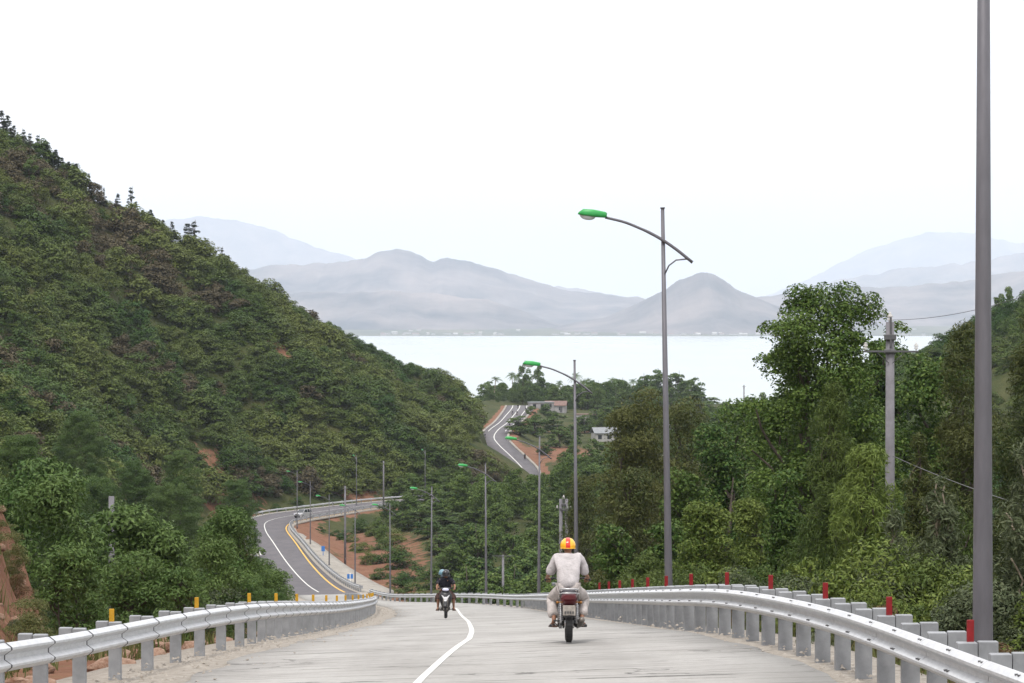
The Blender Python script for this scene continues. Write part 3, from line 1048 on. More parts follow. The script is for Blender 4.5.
def guardrail(name, label, path, side, spacing, far_spacing, far_from, marker, z0=0.44, seams=True, first_marker=0, every=3, leaf=0.19, bolt_marks=False, group=None, marker_to=400, mk_h=0.25, rise=0.065):
    """path: dense base line; side: +1 road lies to the right of travel, -1 to the left."""
    T, Rt = frames(path)
    s = np.concatenate([[0], np.cumsum(np.linalg.norm(np.diff(path, axis=0), axis=1))])
    d0 = path[0]
    root = empty(name, tuple(d0), 0, label, "guardrail", group)
    pos = []
    x = 0.0
    while x < s[-1]:
        pos.append(x)
        yd = np.interp(x, s, path[:, 1])
        x += spacing if yd < far_from else far_spacing
    pos.append(s[-1])

    def point(q):
        p = np.array([np.interp(q, s, path[:, k]) for k in range(3)])
        t = np.array([np.interp(q, s, T[:, k]) for k in range(3)])
        r = np.array([np.interp(q, s, Rt[:, k]) for k in range(3)]) * side
        return p - d0, t / np.linalg.norm(t), r / np.linalg.norm(r)
    nseg = 0
    wv = random.Random(hash(label) % 999 if False else len(label))
    for i in range(len(pos) - 1):
        a, b = pos[i], pos[i + 1]
        gap = 0.011 if seams else 0.002
        ns = max(2, int((b - a) / 0.8) + 1)
        rings = []
        jz = [wv.uniform(-0.012, 0.012) for _ in range(2)]
        for q in np.linspace(a + gap, b - gap, ns):
            p, t, r = point(q)
            f = (q - a) / (b - a)
            fl = 0.004 * (1 - f) * (i % 2) + 0.003
            rings.append([tuple(p + r * (0.115 + v + fl) + np.array([0, 0, z0 + z + (jz[0] * 0)])) for v, z in WLOOP])
        mb = MB()
        mb.loft(rings, smooth=False)
        if bolt_marks and i < 40:  # dark boxes: bolt pairs with their shadow put into the colour
            for q in (a + 0.1, a + 0.22):
                p, t, r = point(q)
                for zz in (0.295, 0.096):
                    mb.cur = 1
                    mb.box(tuple(p + r * (0.115 + (0.045 if zz > 0.2 else 0.068)) + np.array([0, 0, z0 + zz])), (0.035, 0.028, 0.014))
                    mb.cur = 0
        mb.build("beam", [M['galv'], M['steel_dark']], root)
        if seams and i:
            sm = MB()
            r0 = []
            for q in (a - 0.024, a + 0.024):
                p, t, r = point(q)
                r0.append([tuple(p + r * (0.122 + v * 1.03) + np.array([0, 0, z0 - 0.004 + z * 1.026])) for v, z in WLOOP])
            sm.loft(r0, smooth=False)
            sm.build("joint_shadow", M['seam'], root)  # dark band over the lap edge, its shadow put into the colour
    count = 0
    for i, q in enumerate(pos[:-1]):
        p, t, r = point(q + 0.05)
        R = Matrix((Vector(r), Vector(t), Vector((0, 0, 1)))).transposed()
        mb = MB()
        lean = wv.uniform(-0.015, 0.015)
        top = z0 + 0.312 + rise
        mb.box(tuple(p + np.array([0, 0, (top - 0.5) / 2 - 0.25 + 0.25]) - r * (leaf / 2 - 0.105)), (leaf, 0.12, top + 0.5), R, 0.008)
        mb.build("post", M['post'], root)
        if i < 98:
            mb = MB()
            mb.box(tuple(p + np.array([0, 0, top - 0.19]) - r * (leaf * 1.5 - 0.105 + 0.012)), (leaf, 0.09, 0.40), R, 0.008)
            mb.build("spacer_block", M['post'], root)
        if marker and i >= first_marker and (i - first_marker) % every == 0 and path[0][1] + q < marker_to:
            mk = MB()
            mk.box(tuple(p + np.array([0, 0, top + mk_h / 2 - 0.04]) - r * 0.03 + t * 0.03), (0.068, 0.02, mk_h), R @ Matrix.Rotation(0.35 * side + wv.uniform(-.2, .2), 3, 'Z'), 0.004)
            mk.build("marker_plate", marker, root)
    return root


def cut(P, y0, y1=None):
    a = int(np.argmin(np.abs(P[:, 1] - y0)))
    b = int(np.argmin(np.abs(P[:, 1] - y1))) if y1 else len(P)
    return P[a:b]


railL = resample(EL, 0.7, 0, I345)
railR = resample(ER, 0.7, 0, I345)
guardrail("guardrail", "steel guardrail with yellow marker plates and dark joints before the bushy trees", cut(railL, 25.3, 232), 1, 2.75, 2.2, 50, M['yellow_plate'], first_marker=2, every=3, marker_to=190, leaf=0.165, mk_h=0.215, rise=0.03)
guardrail("guardrail", "long steel guardrail with red marker plates beside the lamp poles", cut(railR, 20.1, 335), -1, 1.7, 6.2, 118, M['red_plate'], seams=False, first_marker=4, every=3, bolt_marks=True, marker_to=84)
low_l = resample(lat_l(-0.1), 1.5, I345 + 2)
low_r = resample(lat_r(-0.1), 1.5, I345 + 2)
cutx = lambda P, n: P[:n]
guardrail("guardrail", "pale guardrail curving along the foot of the green hill behind the silver car", low_l[low_l[:, 0] < -10][:300], 1, 4.0, 4.0, 9e9, None, seams=False)
guardrail("guardrail", "guardrail beside the yellow edge line on the inner side of the lower road bend", low_r[low_r[:, 0] < -14][:225], -1, 4.0, 4.0, 9e9, None, seams=False)


# ------------------------------------------------------------------ street lamps
def make_lamp():
    root = empty("street_lamp")
    H = 10.85
    b = MB()
    b.tube([(0, 0, -0.6), (0, 0, 0.0), (0, 0, 4), (0, 0, H)], [0.115, 0.112, 0.085, 0.048], 14)
    b.tube([(0, 0, H), (0, 0, H + 0.04)], [0.062, 0.062], 12)
    b.build("pole", M['pole'], root)
    f = MB()
    f.box((0, 0, 0.02), (0.38, 0.38, 0.05), None, 0.012)
    for sx in (-1, 1):
        for sy in (-1, 1):
            f.tube([(0.14 * sx, 0.14 * sy, 0.03), (0.14 * sx, 0.14 * sy, 0.1)], 0.016, 6)
    f.build("base_flange", M['pole'], root)
    # the arm climbs from behind the pole, crosses it and runs out over the road (towards -x)
    pts = []
    P0, P1, P2, P3 = Vector((0.76, -0.075, H - 1.43)), Vector((0.0, -0.075, H - 0.83)), Vector((-0.75, -0.075, H - 0.42)), Vector((-1.52, -0.075, H - 0.2))
    for i in range(17):
        t = i / 16
        # quadratic through the measured points
        x = 0.76 - 2.28 * t
        z = np.interp(x, [-1.52, -1.0, -0.4, 0.0, 0.4, 0.76], [-0.205, -0.335, -0.60, -0.83, -1.12, -1.43])
        pts.append(Vector((x, -0.075, H + z)))
    sm = [pts[0]] + [(pts[i - 1] + pts[i] * 2 + pts[i + 1]) / 4 for i in range(1, 16)] + [pts[16]]
    a = MB()
    a.tube(sm, [0.042] * 9 + [0.036] * 8, 10)
    a.tube([(0, 0, H - 0.83), (0, -0.1, H - 0.83)], 0.03, 8)
    a.build("arm", M['pole'], root)
    br = MB()
    br.tube([(0.03, -0.05, H - 1.72), (0.14, -0.06, H - 1.5), (0.33, -0.07, H - 1.36), (0.64, -0.075, H - 1.335)], 0.02, 8)
    br.build("brace", M['pole'], root)
    # lantern: long shallow housing with a sloping nose
    tilt = Matrix.Rotation(math.radians(8), 3, 'Y')
    hd = MB()
    rings = []
    for x, w, h0, h1 in ((0.02, 0.05, 0.02, 0.10), (-0.03, 0.12, -0.03, 0.13), (-0.35, 0.165, -0.05, 0.155), (-0.62, 0.16, -0.045, 0.135), (-0.72, 0.10, -0.03, 0.045), (-0.745, 0.04, -0.02, 0.0)):
        ring = []
        for k in range(12):
            an = 2 * math.pi * k / 12
            yy = w * math.copysign(abs(math.cos(an)) ** 0.6, math.cos(an))
            zz = math.copysign(abs(math.sin(an)) ** 0.6, math.sin(an))
            zz = h1 * zz if zz > 0 else -h0 * zz
            ring.append(tuple(tilt @ Vector((x, yy, zz)) + Vector((-1.5, -0.075, H - 0.19))))
        rings.append(ring)
    hd.loft(rings)
    h = hd.build("lamp_head", M['lamp_green'], root)
    ln = MB()
    ln.sphere(tuple(tilt @ Vector((-0.48, 0, -0.03)) + Vector((-1.5, -0.075, H - 0.19))), (0.21, 0.12, 0.115), 16, 6, tilt, -1.0, 0.0)
    ln.build("lens", M['lens'], h)
    return root


LAMPS = [((4.97, 30), 0, "thick grey lamp pole running off the top of the picture behind red marker plates"),
         ((4.15, 75), 0, "tall street lamp with green head standing out against the white sky"),
         ((2.80, 123), 0, "street lamp whose green head meets the sea above the far road"),
         ((1.7, 181), 8, "street lamp with its green head hanging over the curve of the far road"),
         ((-2.0, 220), 16, "street lamp between the cross-arm power pole and the dark scooter riders"),
         ((-7.6, 267), 22, "street lamp directly behind the two riders on the dark scooter"),
         ((-14.1, 329), 22, "street lamp at the edge of the red earth bank"),
         ((-21.2, 384), 22, "street lamp next to the small blue sign"),
         ((-28.3, 440), 22, "street lamp rising from the concrete apron at its middle"),
         ((-35.2, 496), 22, "street lamp by the yellow edge line just below the car"),
         ((-41.2, 545), 24, "street lamp standing next to the silver car on the bend"),
         ((-33.5, 612), -70, "street lamp on the inside of the bend past the car"),
         ((-19.5, 638), -70, "street lamp half hidden by forest past the bend")]
lamp0 = make_lamp()
for i, ((X, d), rz, lab) in enumerate(LAMPS):
    zr = float(np.interp(d, ER[:, 1][:300], ER[:, 2][:300])) if d < 560 else -40.4
    if i == 0:
        lamp = lamp0
        lamp.location = (X, d, zr)
        lamp.rotation_euler = (0, 0, math.radians(rz))
        tag(lamp, lab, "street lamp", "street lamps along the road")
    else:
        lp = copy_thing(lamp0, (X, d, zr), math.radians(rz), None, lab)
        lp.rotation_euler.y = math.radians((0, -0.95, -0.5, 0.3, -0.3, 0.4, -0.2)[i] if i < 7 else 0.0)


# ------------------------------------------------------------------ concrete power poles
def conc_pole(name, label, base, H, r0, r1, arm_z=None, arm_w=0.75, insul=True, head=True, taper_n=12, cat="power pole", group=None, twin=0.0, box=False):
    root = empty(name, base, 0, label, cat, group)
    for tx in ((-twin, twin) if twin else (0,)):
        b = MB()
        b.tube([(tx, 0, -0.8), (tx, 0, H * 0.5), (tx, 0, H)], [r0, (r0 + r1) / 2, r1], taper_n)
        b.build("pole", M['conc_pole'], root)
    if head:
        b = MB()
        b.box((0, -0.02, H - 0.45), (r1 * 2.6, r1 * 2.6, 0.16), None, 0.01)
        b.box((0, -r1 - 0.03, H - 0.3), (0.06, 0.04, 0.9), None, 0.008)
        b.box((0, 0, H - 0.88), (r1 * 2.5, r1 * 2.7, 0.12), None, 0.01)
        b.build("bracket", M['steel_dark'], root)
        t = MB()
        for k, rr in enumerate((0.05, 0.085, 0.06, 0.085, 0.05, 0.03)):
            t.tube([(0, 0, H + 0.05 * k), (0, 0, H + 0.05 * k + 0.045)], rr, 10)
        t.build("insulator", M['porcelain'], root)
    if arm_z is not None:
        b = MB()
        b.box((0, -r1 - 0.06, H - arm_z), (arm_w * 2, 0.055, 0.055), None, 0.006)
        for sx in (-1, 1):
            b.tube([(sx * arm_w * 0.55, -r1 - 0.05, H - arm_z), (sx * 0.05, -r1 - 0.02, H - arm_z - 0.35)], 0.012, 6)
        b.build("cross_arm", M['steel_dark'], root)
        if insul:
            for sx in (-1, 1):
                t = MB()
                for k, rr in enumerate((0.03, 0.065, 0.05, 0.07, 0.05, 0.03)):
                    t.tube([(sx * arm_w * 0.92, -r1 - 0.06, H - arm_z + 0.04 + 0.04 * k), (sx * arm_w * 0.92, -r1 - 0.06, H - arm_z + 0.07 + 0.04 * k)], rr, 10)
                t.build("insulator", M['porcelain'], root)
    if box:
        b = MB()
        b.box((-0.75, 0, H * 0.5), (0.34, 0.3, 0.55), None, 0.03)
        b.box((-0.55, 0, H * 0.5 + 0.1), (0.3, 0.06, 0.06))
        b.build("meter_box", M['roof_tin'], root)
    return root


gz = ground(11.3, 85)
conc_pole("power_pole", "grey concrete power pole with white insulators rising in front of the big broadleaf tree", (11.3, 85, gz), -gz - 0.12, 0.17, 0.125, 0.88, 0.82)
gz = ground(-15.5, 110)
conc_pole("utility_pole", "short plain concrete pole sticking up between bushy trees by the hill", (-15.5, 110, gz), -6.9 - gz, 0.13, 0.11, None, head=False)
gz = ground(4.0, 220)
conc_pole("power_pole", "twin concrete power poles with a grey box just above the yellow helmet", (4.0, 220, gz), -14.0 - gz, 0.16, 0.13, 0.75, 0.55, twin=0.22, box=True)
gz = ground(-0.95, 300)
conc_pole("power_pole", "small power pole with a wide bare cross-arm low in the green forest", (-0.95, 300, gz), -25.0 - gz, 0.16, 0.12, 0.1, 1.2, insul=False, head=False)
for (px, py, d, lab) in ((345, 486, 470, "thin concrete pole on the apron close to the red earth slope"), (383.5, 461, 600, "concrete pole where the lower road leaves behind the trees"),
                         (744, 385, 700, "thin concrete pole showing above the treetops against the sea")):
    X, _, z = at(px, py, d)
    gz = ground(X, d)
    conc_pole("power_pole", lab, (X, d, gz), z - gz, 0.2, 0.14, 0.4, 0.5, insul=False, head=False)


def wire(a, b, sag, r, label, fol=None):
    pts = []
    for i in range(25):
        t = i / 24
        p = Vector(a).lerp(Vector(b), t)
        p.z -= sag * 4 * t * (1 - t)
        pts.append(p)
    o = MB().tube(pts, r, 6).build("cable", M['wire'])
    tag(o, label, "cable")


wire(at(893, 456, 84.8), at(1075, 520, 66), 0.12, 0.011, "pale cable slung from the concrete power pole past the thick lamp pole")
wire(at(892, 320, 85), at(1060, 282, 78), 0.25, 0.008, "thin dark wire running from the insulator atop the concrete power pole")


# ------------------------------------------------------------------ figures
def skin_mesh(name, nodes, edges, m, sub=1, root=0):
    """nodes: (x, y, z, rx[, ry]); grows one continuous surface round the skeleton."""
    me = bpy.data.meshes.new(name)
    me.from_pydata([n[:3] for n in nodes], edges, [])
    me.update()
    ob = bpy.data.objects.new(name, me)
    COL.objects.link(ob)
    sk = ob.modifiers.new("skin", 'SKIN')
    sk.use_smooth_shade = True
    if not me.skin_vertices:
        bpy.context.view_layer.update()
    for i, n in enumerate(nodes):
        v = me.skin_vertices[0].data[i]
        v.radius = (n[3], n[4] if len(n) > 4 else n[3])
        v.use_root = i == root
    ss = ob.modifiers.new("sub", 'SUBSURF')
    ss.levels = ss.render_levels = sub
    dg = bpy.context.evaluated_depsgraph_get()
    out = bpy.data.meshes.new_from_object(ob.evaluated_get(dg))
    bpy.data.objects.remove(ob)
    bpy.data.meshes.remove(me)
    out.name = name
    out.materials.clear()
    out.materials.append(m)
    return out


def body(J, skin, with_hands=True, k=1.0):
    """J: joints dict. One continuous body: trunk, neck, arms with five-fingered hands, legs and feet."""
    N_, E_ = [], []

    def node(p, r, r2=None):
        N_.append((p[0], p[1], p[2], r * k, (r2 or r) * k))
        return len(N_) - 1

    def chain(start, items):
        prev = start
        for it in items:
            i = node(*it)
            E_.append((prev, i))
            prev = i
        return prev
    pel = node(J['pelvis'], 0.125, 0.105)
    sp = chain(pel, [(J['spine'], 0.115, 0.095), (J['chest'], 0.112, 0.09)])
    nk = chain(sp, [(J['neck'], 0.055), (J['head'], 0.05)])
    for s in ('l', 'r'):
        sgn = -1 if s == 'l' else 1
        sh, el, wr = Vector(J['shoulder_' + s]), Vector(J['elbow_' + s]), Vector(J['wrist_' + s])
        w = chain(sp, [(sh, 0.062), (sh.lerp(el, 0.5), 0.046), (el, 0.039), (el.lerp(wr, 0.45), 0.034), (wr, 0.025)])
        if with_hands:
            hd = Vector(J.get('hand_dir_' + s, (0, 1, -0.15))).normalized()
            dn = Vector((0, 0.25, -1)).normalized()
            ac = hd.cross(Vector((0, 0, 1))).normalized()
            palm = wr + hd * 0.055
            pi = chain(w, [(palm, 0.03, 0.02)])
            for q, ln in zip((-0.03, -0.011, 0.009, 0.028), (0.062, 0.072, 0.068, 0.052)):
                a = palm + hd * 0.04 + ac * q
                chain(pi, [(a, 0.0095), (a + hd * ln * 0.5 + dn * 0.02, 0.0085), (a + hd * ln * 0.45 + dn * 0.055, 0.0075)])
            th = palm - hd * 0.015 + ac * (-sgn * 0.034)
            chain(pi, [(th, 0.0105), (th + hd * 0.03 + ac * (-sgn * 0.02) + dn * 0.03, 0.0085)])
        hp, kn, an = Vector(J['hip_' + s]), Vector(J['knee_' + s]), Vector(J['ankle_' + s])
        fd = Vector(J.get('foot_dir_' + s, (0.1 * sgn, 1, -0.1))).normalized()
        heel = an + Vector((0, 0, -0.055)) - fd * 0.03
        chain(pel, [(hp, 0.095), (hp.lerp(kn, 0.5), 0.075), (kn, 0.055), (kn.lerp(an, 0.35), 0.053), (an, 0.034), (heel + fd * 0.10, 0.036, 0.03), (heel + fd * 0.21, 0.034, 0.02)])
    return skin_mesh("person_body", N_, E_, skin, 1)


def head_parts(mb, c, yaw, pitch=0.0):
    """A head with brow, nose, mouth, eyes and ears, facing +y turned by yaw."""
    R = Matrix.Rotation(yaw, 3, 'Z') @ Matrix.Rotation(pitch, 3, 'X')
    P = lambda x, y, z: tuple(R @ Vector((x, y, z)) + Vector(c))
    mb.sphere(c, (0.074, 0.095, 0.112), 18, 12, R)
    mb.sphere(P(0, 0.03, -0.062), (0.056, 0.062, 0.052), 14, 8, R)
    mb.sphere(P(0, 0.098, -0.018), (0.013, 0.02, 0.026), 8, 6, R)
    mb.sphere(P(0, 0.085, -0.064), (0.024, 0.012, 0.008), 8, 5, R)
    for s in (-1, 1):
        mb.sphere(P(0.076 * s, 0.0, -0.01), (0.011, 0.022, 0.034), 8, 6, R)
        mb.sphere(P(0.03 * s, 0.086, 0.008), (0.014, 0.01, 0.008), 8, 5, R)
    return R


def cloth(nodes, edges, m, name, root=0, sub=2, parent=None):
    me = skin_mesh(name, nodes, edges, m, sub, root)
    # cloth wrinkles
    n = len(me.vertices)
    co = np.empty(n * 3, np.float32)
    me.vertices.foreach_get("co", co)
    co = co.reshape(-1, 3)
    no = np.empty(n * 3, np.float32)
    me.vertices.foreach_get("normal", no)
    no = no.reshape(-1, 3)
    w = fbm(co[:, 0] * 15 + co[:, 1] * 8 + 31, co[:, 2] * 7 - co[:, 0] * 9 + 57, 3) - 0.5
    co += no * (w * 0.055)[:, None]
    me.vertices.foreach_set("co", co.ravel())
    me.update()
    return link(name, me, parent)


def make_person(label, J, shirt_m, trouser_m, shirt_to, trouser_to, group=None, loose=1.0, helmet=None, sandal=True, yaw=0.0, skin='skin', shirt_drop=0.0):
    root = empty("person", (0, 0, 0), 0, label, "person", group)
    bme = body(J, M[skin])
    hm = MB()
    head_parts(hm, J['head'], yaw)
    hme = hm.mesh("h", M[skin])
    import bmesh
    bm = bmesh.new()
    bm.from_mesh(bme)
    bm.from_mesh(hme)
    bm.to_mesh(bme)
    bm.free()
    for p in bme.polygons:
        p.use_smooth = True
    link("body", bme, root)
    V = Vector
    L_ = loose
    # shirt
    N_, E_ = [], []

    def nd(p, r, r2=None):
        N_.append((p[0], p[1], p[2], r * L_, (r2 or r) * L_))
        return len(N_) - 1
    pel, sp, ch, nk = V(J['pelvis']), V(J['spine']), V(J['chest']), V(J['neck'])
    a = nd(ch + V((0, 0, 0.0)), 0.15, 0.12)
    b = nd(sp, 0.185, 0.135)
    c = nd(pel + V((0, -0.01, 0.035 - shirt_drop)), 0.205, 0.15)
    d = nd(ch.lerp(nk, 0.82), 0.082, 0.07)
    E_ += [(a, b), (b, c), (a, d)]
    for s in ('l', 'r'):
        sh, el, wr = V(J['shoulder_' + s]), V(J['elbow_' + s]), V(J['wrist_' + s])
        i = nd(sh + V((0, 0, -0.035)), 0.082)
        E_.append((a, i))
        tot = shirt_to
        pts = [(sh.lerp(el, 0.5), 0.074), (sh.lerp(el, 0.92), 0.074)]
        if tot > 1:
            pts.append((el.lerp(wr, tot - 1), 0.062))
        elif tot < 0.9:
            pts = [(sh.lerp(el, tot * 0.6), 0.08), (sh.lerp(el, tot), 0.078)]
        for p, r in pts:
            j = nd(p, r)
            E_.append((i, j))
            i = j
    cloth(N_, E_, shirt_m, "shirt", 0, 2, root)
    N_, E_ = [], []
    p0 = nd(pel + V((0, 0.02, -0.01)), 0.125, 0.11)
    for s in ('l', 'r'):
        hp, kn, an = V(J['hip_' + s]), V(J['knee_' + s]), V(J['ankle_' + s])
        i = nd(hp, 0.118)
        E_.append((p0, i))
        for p, r in ((hp.lerp(kn, 0.5), 0.106), (kn, 0.09)) + (((kn.lerp(an, trouser_to * 0.5), 0.092), (kn.lerp(an, trouser_to), 0.08)) if trouser_to > 0 else ()):
            j = nd(p, r)
            E_.append((i, j))
            i = j
    cloth(N_, E_, trouser_m, "trousers", 0, 2, root)
    for s in ('l', 'r'):
        sgn = -1 if s == 'l' else 1
        an = V(J['ankle_' + s])
        fd = V(J.get('foot_dir_' + s, (0.1 * sgn, 1, -0.1))).normalized()
        heel = an + V((0, 0, -0.098)) - fd * 0.05
        R = Matrix.Rotation(math.atan2(-fd.x, fd.y), 3, 'Z')
        f = MB()
        f.box(tuple(heel + fd * 0.12), (0.092, 0.27, 0.028), R, 0.012)
        f.tube([tuple(heel + fd * 0.17 + R @ V((-0.045, 0, 0.01))), tuple(heel + fd * 0.165 + V((0, 0, 0.062))), tuple(heel + fd * 0.17 + R @ V((0.045, 0, 0.01)))], 0.014, 6)
        f.tube([tuple(heel + R @ V((-0.04, 0.02, 0.02))), tuple(heel - fd * 0.012 + V((0, 0, 0.05))), tuple(heel + R @ V((0.04, 0.02, 0.02)))], 0.01, 6)
        f.build("sandal", M['leather'], root)
    return root


def half_helmet(person, c, m, r=0.128, stripe=None, visor=False, yaw=0.0):
    R = Matrix.Rotation(yaw, 3, 'Z')
    b = MB()
    b.sphere((c[0], c[1] - 0.005, c[2] + 0.012), (r, r * 1.12, r * 1.05), 24, 12, R, -0.32, 1.0)
    b.torus((0, 0, 0), 0.001, 0.0005)
    b2 = MB()
    b2.sphere((c[0], c[1] - 0.005, c[2] + 0.012), (r, r * 1.12, r * 1.05), 28, 14, R, -0.32, 1.0)
    # rolled rim
    rim = []
    for i in range(29):
        a = 2 * math.pi * i / 28
        q = math.sqrt(1 - 0.32 ** 2)
        rim.append(tuple(R @ Vector((r * q * math.cos(a), r * 1.12 * q * math.sin(a), 0)) + Vector((c[0], c[1] - 0.005, c[2] + 0.012 - 0.32 * r * 1.05))))
    b2.tube(rim, 0.008, 6, False)
    # peak
    P = lambda x, y, z: tuple(R @ Vector((x, y, z)) + Vector(c))
    b2.loft([[P(-0.10, 0.10, -0.02), P(0.10, 0.10, -0.02), P(0.10, 0.10, -0.008), P(-0.10, 0.10, -0.008)], [P(-0.065, 0.175, -0.034), P(0.065, 0.175, -0.034), P(0.065, 0.175, -0.024), P(-0.065, 0.175, -0.024)]], smooth=False)
    h = b2.build("helmet", m, person)
    if stripe:
        sb = MB()
        rings = []
        for i in range(15):
            a = math.radians(-18 + 178 * i / 14)
            rings.append([])
            for k in range(5):
                u = -0.036 + 0.018 * k
                f = math.sqrt(max(0, 1 - (u / r) ** 2)) * 1.012
                rings[-1].append(tuple(R @ Vector((u, -math.cos(a) * r * 1.12 * f, math.sin(a) * r * 1.05 * f)) + Vector((c[0], c[1] - 0.005, c[2] + 0.012))))
        V = [p for rg in rings for p in rg]
        F_ = [(i * 5 + k, i * 5 + k + 1, (i + 1) * 5 + k + 1, (i + 1) * 5 + k) for i in range(14) for k in range(4)]
        sb.add(V, F_, True)
        sb.build("stripe", stripe, h)
    st = MB()
    st.tube([P(-0.088, 0.02, -0.03), P(-0.06, 0.05, -0.11), P(0, 0.06, -0.125), P(0.06, 0.05, -0.11), P(0.088, 0.02, -0.03)], 0.007, 5)
    st.build("chin_strap", M['black_cloth'], h)
    return h


def wheel(root, y, r, w, spoked=True, hub=0.06):
    t = MB()
    t.torus((0, y, r), r - w * 0.5, w * 0.5, n=36, m=10, squash=1.05)
    for k in range(36):          # tread blocks
        a = 2 * math.pi * k / 36
        R = Matrix.Rotation(a, 3, 'X')
        t.box(tuple(R @ Vector((0, r - 0.004, 0)) + Vector((0, y, r))), (w * 0.72, 0.012, 0.03), R)
    wh = empty("wheel")
    wh.parent = root
    t.build("tyre", M['rubber'], wh)
    m_ = MB()
    m_.torus((0, y, r), r - w - 0.005, 0.018, n=32, m=8, squash=1.5)
    m_.tube([(-0.07, y, r), (0.07, y, r)], hub, 16)
    for k in range(18 if spoked else 5):
        a = 2 * math.pi * k / (18 if spoked else 5)
        m_.tube([(0.02 * (-1) ** k, y + hub * math.cos(a), r + hub * math.sin(a)), (0, y + (r - w) * math.cos(a + (0.2 if spoked else 0)), r + (r - w) * math.sin(a + (0.2 if spoked else 0)))], 0.004 if spoked else 0.02, 5)
    m_.build("rim", M['chrome'] if spoked else M['engine'], wh)
    return wh


